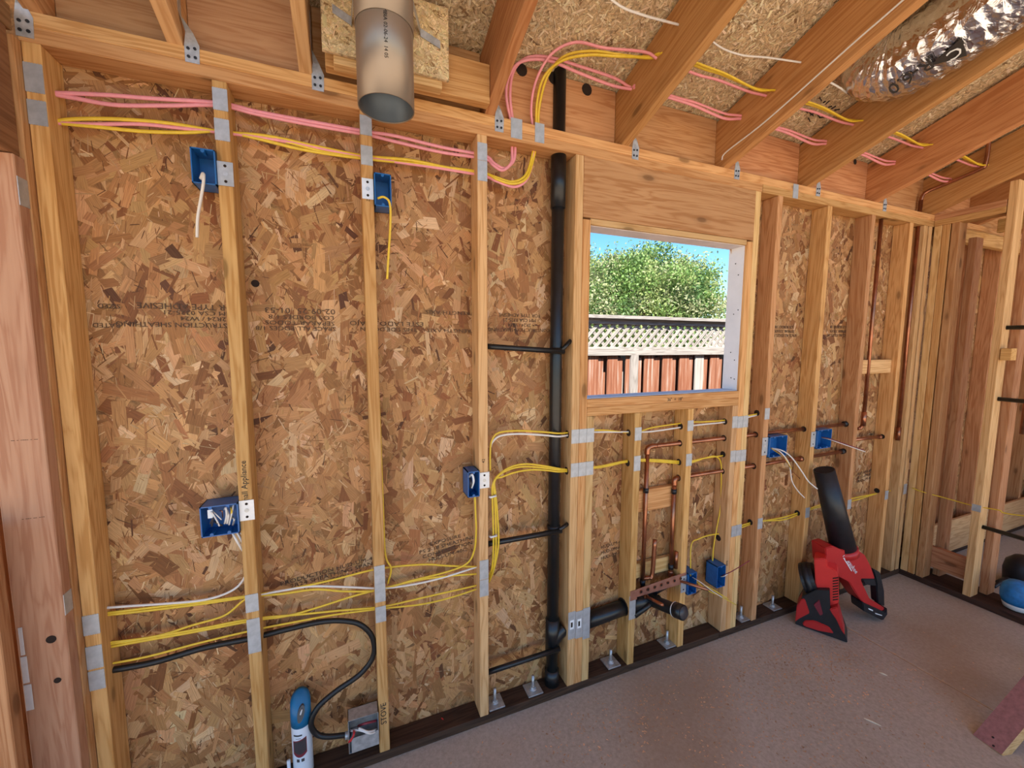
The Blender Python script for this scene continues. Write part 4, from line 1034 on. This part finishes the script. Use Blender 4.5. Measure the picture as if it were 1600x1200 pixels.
# ================================================================== ELECTRIC BOXES
def jbox(label, x0, x1, z0, z1, side, bright=True, plate=None, depth=0.075, lip=-0.0127, group='blue electrical boxes on the studs'):
    t_ = thing('electrical_box', label, 'electrical box', ((x0 + x1) / 2, 0.0, z0), group)
    w = 0.0032
    y0_, y1_ = lip, lip + depth
    bm = bmesh.new()
    box(bm, (x0, y0_, z0), (x0 + w, y1_, z1)); box(bm, (x1 - w, y0_, z0), (x1, y1_, z1))
    box(bm, (x0, y0_, z0), (x1, y1_, z0 + w)); box(bm, (x0, y0_, z1 - w), (x1, y1_, z1))
    box(bm, (x0, y1_ - w, z0), (x1, y1_, z1))
    bo = obj('box_body', bm, M['blue'], t_)
    xc = (x0 + x1) / 2
    for zz in (z0 + .006, z1 - .006):
        n = 1 if x1 - x0 < .07 else 2
        for i in range(n):
            xx = xc if n == 1 else x0 + (x1 - x0) * (0.27 + .46 * i)
            bm = bmesh.new(); tube(bm, [(xx, y0_ + .0005, zz), (xx, y0_ + .03, zz)], 0.0052, 10)
            obj('screw_boss', bm, M['blue'], t_)
    if plate:
        a, b2, pz0, pz1 = plate
        bm = B((a, -0.0034, pz0), (b2, -0.0018, pz1), 0.0004)
        po = obj('mounting_plate', bm, M['bright_plate' if bright else 'plate'], t_)
        cxp = (max(a, min(b2, (a + b2) / 2)))
        for k, (rr, mt) in enumerate(((.0042, 'hole'), (.0068, 'steel'), (.0042, 'hole'))):
            zz = pz0 + (pz1 - pz0) * (0.18 + 0.32 * k)
            bm = bmesh.new(); tube(bm, [(cxp, -0.0035, zz), (cxp, -0.0042, zz)], rr, 12); obj('plate_hole', bm, M[mt], po)
        bm = B((a if side > 0 else b2 - .002, -0.0034, pz0), (a + .002 if side > 0 else b2, 0.02, pz1)); 
        bm.free()
    return t_
def wires(t_, defs):
    for pts, mt, r in defs:
        P = [at(*p) for p in pts]
        bm = bmesh.new(); tube(bm, smoothpath(P, 6), r, 8); obj('wire', bm, M[mt], t_, True)
b1 = jbox('square blue box high on the second stud with a white cable end', -0.080, -0.0195, 2.083, 2.183, 1, False, (-0.0185, 0.0225, 2.088, 2.158))
b2 = jbox('narrow blue box high on the third stud with a yellow cable end', 0.4268, 0.482, 2.082, 2.190, -1, True, (0.3875, 0.4245, 2.103, 2.170))
b3 = jbox('wide blue box full of wire ends low on the second stud', -0.121, -0.0195, 1.006, 1.105, 1, True, (-0.0185, 0.0235, 1.040, 1.108))
b4 = jbox('blue box at counter height on the fourth stud beside the yellow bundle', 0.744, 0.7925, 1.013, 1.117, 1, True, (0.7945, 0.836, 1.04, 1.105))
b5 = jbox('blue box with loose white wires on the stud right of the window', 2.459, 2.60, 0.995, 1.112, -1, False, (2.412, 2.457, 1.01, 1.11), 0.06)
b6 = jbox('blue box with two straight wires above the red blower', 2.866, 2.995, 1.005, 1.118, -1, False, (2.822, 2.863, 1.02, 1.11), 0.06)
b7 = jbox('blue box under the window with a yellow cable dropping into it', 2.115, 2.1765, 0.315, 0.435, 1, False, None)
b8 = jbox('blue box on the short stud behind the drain stub', 1.912, 1.970, 0.325, 0.440, -1, False, (1.874, 1.909, 0.34, 0.43))
zz_ = -0.016
wires(b3, [([(325, 803, .03), (330, 800, zz_), (338, 812, zz_), (343, 822, zz_)], 'white_cable', .0022), ([(332, 798, .0), (338, 804, zz_), (346, 812, zz_)], 'white_cable', .0016), ([(351, 796, .01), (353, 794, zz_), (354, 806, zz_), (351, 818, .0)], 'white_cable', .003),
           ([(355, 797, .0), (357, 806, zz_), (355, 818, .0)], 'white_cable', .003), ([(365, 788, .0), (362, 803, zz_), (358, 820, .0)], 'white_cable', .0024), ([(361, 793, .0), (362, 800, zz_), (360, 812, .0)], 'yellow', .003),
           ([(336, 815, .0), (340, 818, zz_), (347, 821, .0)], 'dark_print', .003), ([(329, 818, .0), (333, 810, zz_), (331, 822, .0)], 'dark_print', .003), ([(343, 798, .0), (347, 799, zz_), (348, 808, .0)], 'copper', .0016), ([(363, 808, .0), (366, 812, zz_), (364, 820, .0)], 'steel', .003),
           ([(362, 830, .01), (370, 845, -.004), (379, 860, .02)], 'white_cable', .0036), ([(368, 828, .02), (376, 842, .02), (381, 852, .03)], 'grey_print', .003)])
obj('wire_label', B((at(326, 797, .0).x, -0.012, at(326, 808, .0).z), (at(334, 797, .0).x, -0.009, at(326, 795, .0).z)), M['grey_print'], b3)
wires(b4, [([(733, 745, .01), (738, 742, zz_), (740, 752, zz_), (737, 762, .0)], 'grey_print', .0042), ([(735, 748, .01), (736, 755, zz_), (735, 762, .0)], 'dark_print', .004)])
wires(b5, [([(1205, 700, .0), (1220, 707, -.05), (1233, 725, -.07), (1237, 750, -.08), (1245, 765, -.08), (1257, 778, -.08)], 'white_cable', .003),
           ([(1205, 700, .0), (1222, 704, -.05), (1237, 715, -.08), (1253, 737, -.1), (1263, 752, -.11), (1277, 764, -.12)], 'white_cable', .0034),
           ([(1205, 701, .0), (1220, 709, -.05), (1230, 723, -.07), (1240, 738, -.08), (1250, 748, -.08)], 'copper', .0018),
           ([(1204, 700, .0), (1225, 715, -.06), (1237, 733, -.08)], 'yellow', .002)])
wires(b6, [([(1284, 684, .0), (1297, 687, -.06), (1320, 695, -.11), (1352, 706, -.15)], 'white_cable', .0022), ([(1284, 683, .0), (1298, 686, -.05), (1325, 695, -.10), (1350, 703, -.14)], 'maroon', .0024)])
wires(b7, [([(1127, 900, .0), (1137, 896, -.04), (1150, 889, -.06), (1171, 876, -.08)], 'maroon', .0024), ([(1126, 901, .0), (1132, 900, -.03), (1140, 894, -.04)], 'white_cable', .0026)])
wires(b8, [([(1085, 905, .0), (1103, 915, -.05), (1120, 925, -.07), (1138, 936, -.09)], 'yellow', .0024), ([(1085, 906, .0), (1105, 922, -.05), (1122, 930, -.07), (1150, 945, -.09)], 'yellow', .0024), ([(1082, 902, .0), (1095, 910, -.05), (1118, 927, -.07), (1140, 940, -.08)], 'white_cable', .002)])

# steel outlet box for the stove
a = at(545, 1128, -0.02); b_ = at(591, 1165, -0.02)
sbx0, sbx1, sbz0, sbz1 = 0.279, 0.3855, 0.10, 0.232
sb = thing('steel_outlet_box', 'open steel outlet box with red and white wires at the foot of the stove stud', 'electrical box', (0.33, 0, sbz0))
bm = bmesh.new(); w = 0.0018
for lo, hi in (((sbx0, -.02, sbz0), (sbx0 + w, .035, sbz1)), ((sbx1 - w, -.02, sbz0), (sbx1, .035, sbz1)), ((sbx0, -.02, sbz0), (sbx1, .035, sbz0 + w)), ((sbx0, -.02, sbz1 - w), (sbx1, .035, sbz1)), ((sbx0, .033, sbz0), (sbx1, .035, sbz1))): box(bm, lo, hi)
obj('box_body', bm, M['steel'], sb)
obj('cover_lip', B((sbx0 + .01, -0.022, sbz0 + .001), (sbx1 - .001, -0.020, sbz0 + .06), .0005), M['steel'], sb)
P_('cable_clamp', [(sbx0 - .012, .005, .155), (sbx0 + .004, .005, .155)], .013, M['steel'], sb, 12)
wires(sb, [([(548, 1140, .0), (560, 1138, -.03), (575, 1143, -.035), (588, 1140, -.01)], 'white_cable', .0035), ([(548, 1142, .0), (562, 1141, -.03), (578, 1146, -.035), (589, 1142, -.01)], 'white_cable', .0035),
           ([(560, 1134, .0), (572, 1130, -.03), (588, 1126, -.005)], 'maroon', .0045), ([(552, 1138, .0), (553, 1147, -.035), (548, 1158, -.03)], 'red_wire', .0035), ([(555, 1140, .0), (552, 1150, -.035), (545, 1160, -.032)], 'red_wire', .0033), ([(549, 1139, .0), (557, 1137, -.03), (563, 1140, -.02)], 'dark_print', .004)])

# anchor bolts on the bottom plate
for (px, py), lb in (((775, 1103), 'anchor bolt and square washer just right of the fourth stud'), ((835, 1082), 'anchor bolt and square washer beside the stack foot'), ((955, 1037), 'tall anchor bolt and square washer left of the first short stud'),
                     ((1043, 1006), 'anchor bolt and square washer left of the second short stud'), ((1160, 967), 'anchor bolt and square washer right of the window frame'), ((1207, 948), 'anchor bolt and square washer beside the red tool')):
    p = atz(px, py, ZP); p.y = 0.045
    t_ = thing('anchor_bolt', lb, 'bolt', (p.x, p.y, ZP), 'anchor bolts on the bottom plate')
    obj('square_washer', B((p.x - .036, p.y - .036, ZP + .0002), (p.x + .036, p.y + .036, ZP + .006), .0008), M['steel'], t_)
    bm = bmesh.new(); tube(bm, [(p.x, p.y, ZP + .004), (p.x, p.y, ZP + .018)], .0125, 6); obj('nut', bm, M['steel'], t_)
    P_('bolt_rod', [(p.x, p.y, ZP + .004), (p.x, p.y, ZP + .07)], .007, M['steel'], t_, 12)
    P_('round_washer', [(p.x, p.y, ZP + .006), (p.x, p.y, ZP + .0085)], .017, M['steel'], t_, 16)

# ================================================================== LOOSE THINGS
# foam can standing on the plate
cx_, cy_, cr = at(472, 1150, 0.035).x, 0.035, 0.0335
can = thing('spray_can', 'white spray foam can with slanted blue cap at the foot of the wall', 'can', (cx_, cy_, ZP))
def revolve(prof, c, seg=32):
    bm = bmesh.new(); rings = []
    for r_, z_ in prof: rings.append([bm.verts.new((c[0] + r_ * math.cos(2 * math.pi * k / seg), c[1] + r_ * math.sin(2 * math.pi * k / seg), z_)) for k in range(seg)])
    for a_, b2 in zip(rings, rings[1:]):
        for k in range(seg): bm.faces.new((a_[k], a_[(k + 1) % seg], b2[(k + 1) % seg], b2[k]))
    bm.faces.new(rings[0][::-1]); bm.faces.new(rings[-1]); return bm
obj('can_body', revolve([(cr * .93, ZP), (cr, ZP + .008), (cr, ZP + .20), (cr * .96, ZP + .212)], (cx_, cy_)), M['can_white'], can, True)
bm = revolve([(cr * 1.02, ZP + .205), (cr * 1.02, ZP + .24), (cr * .98, ZP + .285), (cr * .55, ZP + .297)], (cx_, cy_))
for v in bm.verts:
    if v.co.z > ZP + .25: v.co.z += (v.co.y - cy_) * 0.9
cap_ = obj('blue_cap', bm, M['can_blue'], can, True)
fdc = (Vector((CX, CY, 0)) - Vector((cx_, cy_, 0))).normalized()
sdc = Vector((-fdc.y, fdc.x, 0))
def on_can(u, z_, r_=1.0): # u = arc metres to the right as seen by the viewer
    a_ = u / cr
    return Vector((cx_, cy_, z_)) + (fdc * math.cos(a_) + sdc * math.sin(a_)) * (cr * r_)
def can_patch(name, u0, u1, z0, z1, mat, r_=1.006, slant=0.0):
    bm = bmesh.new(); n = 8; A_, B_ = [], []
    for i in range(n + 1):
        u = u0 + (u1 - u0) * i / n
        A_.append(bm.verts.new(on_can(u, z0 + slant * (i / n) * (1 - i / n) * -4, r_))); B_.append(bm.verts.new(on_can(u, z1 + slant * i / n, r_)))
    for i in range(n): bm.faces.new((A_[i], A_[i + 1], B_[i + 1], B_[i]))
    obj(name, bm, M[mat], can, True)
can_patch('label_band', -.034, .014, ZP + .105, ZP + .155, 'maroon', 1.004, .012)
can_patch('label_picture', -.030, .012, ZP + .115, ZP + .152, 'dark_print', 1.010, .01)
can_patch('label_square', -.022, -.012, ZP + .075, ZP + .087, 'dark_print')
can_patch('label_square', -.006, .004, ZP + .075, ZP + .087, 'dark_print')
can_patch('label_line', -.03, .0, ZP + .176, ZP + .182, 'dark_print')
can_patch('label_line', -.022, -.004, ZP + .166, ZP + .168, 'dark_print')
rc = Vector((cx_, cy_, ZP + .262)) + fdc * (cr * .93)
bm = bmesh.new()
prism(bm, [rc + sdc * (.011 * math.cos(a_) + .006 * math.sin(a_)) + Vector((0, 0, .024 * math.sin(a_))) - fdc * (.010 * math.sin(a_) + .004) for a_ in [k * math.pi / 10 for k in range(20)]], fdc * 0.008)
obj('trigger_recess', bm, M['dark_print'], can)
P_('trigger_tip', [rc + fdc * .006 - sdc * .002, rc + fdc * .001 + Vector((0, 0, .014)) + sdc * .004], .0022, M['grey_print'], can, 8)
# small white tube beside the can
wt_ = at(451, 1192, 0.02)
bm = bmesh.new(); tube(bm, [(wt_.x, 0.02, ZP), (wt_.x, 0.02, wt_.z + .01)], .006, 12); tag(obj('plastic_tube', bm, M['can_white'], None, True), 'small white plastic tube beside the spray can', 'tube')
# rag of white and silver cable ties on the bundle
for (px, py), lb in (((769, 776), 'upper white cable staple on the bundle beside the fourth stud'), ((770, 838), 'lower white cable staple on the bundle beside the fourth stud')):
    p = at(px, py, 0.006)
    bm = bmesh.new(); tube(bm, [p + V3((-.012, .02, -.004)), p + V3((-.008, -.006, 0)), p + V3((.012, -.008, .004)), p + V3((.018, .02, .004))], .0045, 8)
    tag(obj('cable_staple', bm, M['white'], None, True), lb, 'staple', 'cable staples')

# red cordless blower leaning on the wall
def onpl(px, py, p0, n):
    d = ray(px, py); t_ = (Vector(p0) - CAM).dot(n) / d.dot(n); return CAM + d * t_
cr6 = lambda x, y: (1220 + x / 6.665, 840 + y / 6.665)
bl = thing('cordless_blower', 'red and black cordless blower leaning against the studs on the floor', 'blower', (2.95, -0.2, 0))
pA = Vector((2.74, -0.185, 0)); nA = Vector((-0.876, -0.482, 0)); 
nB = Vector((-0.285, -0.958, 0)).normalized(); pB = Vector((3.2, -0.25, 0))
def slab(name, poly, p0, n, depth, mat, parent, push=0.0, bev=0.004):
    pts = [onpl(*cr6(*q), p0 - n * 0 + n * push, n) for q in poly]
    for q in pts:
        if q.z < 0.002: q.z = 0.002
    bm = bmesh.new(); prism(bm, pts, -n * depth)
    bmesh.ops.recalc_face_normals(bm, faces=bm.faces)
    if bev:
        bmesh.ops.bevel(bm, geom=list(bm.edges), offset=bev, segments=2, affect='EDGES', clamp_overlap=True)
    return obj(name, bm, M[mat], parent)
body = slab('body_shell', [(465, 110), (540, 88), (640, 132), (740, 88), (880, 185), (940, 300), (985, 430), (840, 430), (850, 475), (930, 640), (1085, 735), (1105, 775), (1075, 785), (860, 685), (790, 590), (710, 460), (600, 405), (585, 350), (478, 305)], pB, nB, 0.10, 'red', bl)
slab('grip', [(960, 322), (1040, 365), (1082, 560), (1085, 720), (1010, 680), (1002, 560), (1000, 470)], pB, nB, 0.045, 'tool_black', bl, push=-0.025)
slab('battery', [(852, 675), (1080, 778), (1112, 735), (1116, 800), (1068, 868), (862, 765)], pB, nB, 0.08, 'tool_black', bl, push=0.012)
slab('trigger', [(845, 428), (985, 432), (1000, 505), (940, 500), (880, 490)], pB, nB, 0.04, 'tool_black', bl, push=-0.02)
t0 = onpl(1318, 858, pB - nB * 0.05, nB); t1 = at(1287.5, 734, -0.075)
tub = bmesh.new(); hollow(tub, [t0, t1], 0.051, 0.047, 32)
for v in tub.verts:
    k = (v.co - t0).dot((t1 - t0).normalized()) / (t1 - t0).length
    axp = t0.lerp(t1, k); v.co = axp + (v.co - axp) * (1.26 - 0.26 * k)
obj('nozzle_tube', tub, M['tool_black'], bl, True)
bm = bmesh.new(); td = (t1 - t0).normalized(); tube(bm, [t1 - td * .012, t1 - td * .004], 0.0465, 24); obj('nozzle_inside', bm, M['hole'], bl)
P_('nozzle_collar', [t0 - td * .03, t0 + td * .01], .070, M['red'], bl, 32)
hs_ = slab('motor_housing', [(345, 218), (468, 215), (484, 302), (580, 348), (600, 400), (604, 680), (500, 740), (365, 560), (355, 400)], pA, nA, 0.10, 'red_bright', bl, push=-0.03)
for i in range(9):
    yv = 420 + i * 28
    slab('vent_slot', [(540, yv), (598, yv - 8), (598, yv + 4), (540, yv + 12)], pA, nA, 0.003, 'hole', hs_, push=-0.0285, bev=0)
slab('base_shell', [(150, 900), (168, 720), (230, 610), (370, 545), (508, 548), (515, 745), (560, 790), (625, 890), (690, 1070), (692, 1118), (270, 1010), (158, 938)], pA, nA, 0.13, 'tool_black', bl)
slab('side_shell', [(148, 880), (165, 715), (215, 640), (250, 640), (300, 790), (185, 850)], pA, nA, 0.10, 'red', bl, push=0.006)
slab('red_panel', [(222, 905), (250, 866), (350, 868), (500, 932), (552, 1002), (400, 975), (255, 930)], pA, nA, 0.02, 'red', bl, push=0.008)
slab('red_trim', [(505, 745), (590, 722), (640, 905), (668, 1020), (625, 960), (575, 850), (530, 790)], pA, nA, 0.10, 'red', bl, push=0.006)
slab('rib', [(340, 700), (400, 650), (440, 800), (410, 815)], pA, nA, 0.01, 'maroon', bl, push=0.006, bev=.002)
fl = onpl(*cr6(238, 430), pA - nA * 0.10, nA); fr = onpl(*cr6(372, 430), pA - nA * 0.10, nA)
bm = bmesh.new(); tube(bm, [fl, fr], 0.088, 32); fi = obj('fan_intake', bm, M['tool_black'], bl)
bm = bmesh.new(); tube(bm, [fl.lerp(fr, .25), fl.lerp(fr, .7)], 0.092, 32); obj('intake_ring', bm, M['tool_black'], fi, True)
rB = Vector((-nB.y, nB.x, 0)); rB = rB if rB.x > 0 else -rB
p_a = onpl(*cr6(650, 215), pB + nB * 0.002, nB); p_b = onpl(*cr6(750, 350), pB + nB * 0.002, nB)
tdir = (p_b - p_a).normalized(); nrm_up = nB.cross(tdir)
lc = onpl(*cr6(725, 275), pB + nB * 0.0025, nB)
lettering('Milwaukee', 0.034, M['white'], bl, lc, tdir, nB.cross(tdir), name='brand_lettering')
slab('brand_stripe', [(650, 212), (662, 210), (745, 350), (735, 350)], pB, nB, 0.002, 'white', bl, push=0.0025, bev=0)
bc = onpl(*cr6(985, 775), pB + nB * 0.0145, nB); bd = (onpl(*cr6(1060, 810), pB + nB * .0145, nB) - onpl(*cr6(915, 740), pB + nB * .0145, nB)).normalized()
slab('battery_mark', [(915, 735), (960, 755), (960, 768), (915, 748)], pB, nB, 0.002, 'grey_print', bl, push=0.0145, bev=0)
slab('battery_mark', [(985, 785), (1055, 808), (1055, 816), (985, 795)], pB, nB, 0.002, 'grey_print', bl, push=0.0145, bev=0)

# pinkish timber foot rising out of the lower right corner
F0 = atz(1520, 1148, 0.0); F1 = atz(1560, 1180, 0.0)
up_ = (atz(1600, 1055, 0.22) - F0)
upn = up_.normalized(); wd = (F1 - F0); wd = (wd - upn * wd.dot(upn)).normalized(); th = wd.cross(upn).normalized()
if th.dot(CAM - F0) < 0: th = -th
lb_ = bmesh.new()
W_ = 0.089; base_ = F0.copy()
prism(lb_, [base_, base_ + wd * W_, base_ + wd * W_ + upn * 0.64, base_ + upn * 0.64], -th * 0.038)
dz_ = -min(v.co.z for v in lb_.verts)
leg_ = thing('sawhorse', 'timber sawhorse whose pinkish slanting leg reaches into the lower right corner', 'sawhorse', (F0.x, F0.y, 0))
lo_ = obj('leg', lb_, M['pink_board'], leg_)
for u_, v_ in ((.018, .02), (.065, .015)):
    q_ = base_ + wd * v_ * 3 + upn * u_ * .6
    bm = bmesh.new(); tube(bm, [q_, q_ + th * .0012], .004, 8); obj('nail_head', bm, M['tool_black'], leg_)
lo_.data.materials.append(M['fir_pale'])
for f_ in lo_.data.polygons:
    if abs(f_.normal.dot(th)) < 0.7: f_.material_index = 1

hv = Vector((upn.x, upn.y, 0)).normalized(); bd_ = Vector((hv.y, -hv.x, 0)); bd_ = bd_ if bd_.y < 0 else -bd_
Tp = base_ + upn * 0.60
def bar_(name, a, b_, wdir, w_, t_):
    a, b_ = Vector(a), Vector(b_); ax = (b_ - a).normalized(); w1 = (wdir - ax * wdir.dot(ax)).normalized(); n1_ = ax.cross(w1)
    bm = bmesh.new(); prism(bm, [a, a + w1 * w_, b_ + w1 * w_, b_], n1_ * t_); obj(name, bm, M['fir_pale'], leg_)
bar_('beam', Tp + Vector((0, 0, -.03)), Tp + bd_ * 0.75 + Vector((0, 0, -.03)), Vector((0, 0, 1)), 0.089, 0.038)
for off in (0.0, 0.62):
    q0 = Tp + bd_ * off
    bar_('leg', (q0.x + hv.x * q0.z * 1.1, q0.y + hv.y * q0.z * 1.1, 0.002), q0, bd_, 0.089, 0.038)
q0 = Tp + bd_ * 0.62
bar_('leg', (F0.x + bd_.x * .62, F0.y + bd_.y * .62, 0.002), q0, bd_, 0.089, 0.038)

# blue tub and black bag by the doorway
bt = thing('blue_tub', 'rounded blue and white tub sitting on the plate at the right edge', 'tub', (4.0, -0.47, ZP))
c_ = Vector((4.01, -0.515, ZP))
obj('white_base', revolve([(.045, ZP), (.056, ZP + .006), (.062, ZP + .028), (.062, ZP + .04)], c_), M['white'], bt, True)
obj('blue_cover', revolve([(.0635, ZP + .036), (.073, ZP + .065), (.074, ZP + .10), (.066, ZP + .14), (.045, ZP + .165), (.02, ZP + .172)], c_), M['cyan_blue'], bt, True)
bg = thing('black_bag', 'dark rounded bag on the floor behind the blue tub', 'bag', (4.45, -0.42, 0))
c2_ = atz(1597, 915, 0.0)
obj('bag_body', revolve([(.07, .0), (.09, .02), (.095, .10), (.085, .16), (.05, .20), (.015, .21)], c2_), M['tool_black'], bg, True)
bm = bmesh.new(); a0 = atz(1553, 917, .006); a1 = atz(1580, 908, .03)
tube(bm, smoothpath([a0, a0.lerp(a1, .5) + V3((0, 0, .02)), a1]), [.01] * 4 + [.02] * 5 + [.025] * 6, 10); obj('bag_strap', bm, M['tool_black'], bg, True)

# ================================================================== FLOOR LITTER
rs = np.random.default_rng(21)
n = 2100
cl = [(2.35, -.22, .25, .10), (1.9, -.35, .3, .16), (2.5, -.32, .15, .07), (2.0, -.55, .45, .16), (1.4, -.2, .3, .08), (2.6, -.45, .4, .2)]
ci = rs.integers(0, len(cl), n); cl = np.array(cl)
pos = cl[ci][:, :2] + rs.normal(size=(n, 2)) * cl[ci][:, 2:]
pos[:, 1] = np.minimum(pos[:, 1], -0.004)
V = []; F = []
for i, (x_, y_) in enumerate(pos):
    if x_ > 3.85: continue
    L = rs.uniform(.0012, .0055); W = rs.uniform(.001, .0025); a_ = rs.uniform(0, 6.28); h_ = rs.uniform(.0006, .002)
    ca_, sa_ = math.cos(a_), math.sin(a_); b0 = len(V)
    for sx_, sy_, zz in ((-1, -1, .0002), (1, -1, h_), (1, 1, h_ * .5), (-1, 1, h_ * 1.4)):
        V.append((x_ + ca_ * L * sx_ - sa_ * W * sy_, y_ + sa_ * L * sx_ + ca_ * W * sy_, zz + .0002))
    F.append((b0, b0 + 1, b0 + 2, b0 + 3))
me = bpy.data.meshes.new('sawdust'); me.from_pydata(V, [], F); me.update()
tag(link('sawdust', me, M['chips']), 'loose reddish wood chips and sawdust scattered over the slab', 'sawdust', kind='stuff')
for (px, py, dx, dy, L), lb in (((1380, 1053, 1, -.1, .016), 'short pale wood splinter on the slab below the joint line'), ((1363, 1128, 1, .1, .028), 'longer pale wood splinter near the bottom of the floor')):
    p = atz(px, py, 0.002); bm = bmesh.new(); d_ = V3((dx * .42, -.9 * dx + dy, 0)).normalized()
    tube(bm, [p - d_ * L, p + V3((0, 0, .001)), p + d_ * L], [.0014, .0042, .0012], 6)
    tag(obj('wood_splinter', bm, M['splinter']), lb, 'splinter')
p = at(690, 1123, -0.0); 
bm = bmesh.new(); p = atz(690, 1122, ZP + .002); tube(bm, [p + V3((0, 0, 0)), p + V3((.004, -.012, .004))], .0022, 6); tag(obj('wire_scrap', bm, M['red_wire']), 'tiny red wire scrap on the dark bottom plate', 'scrap')
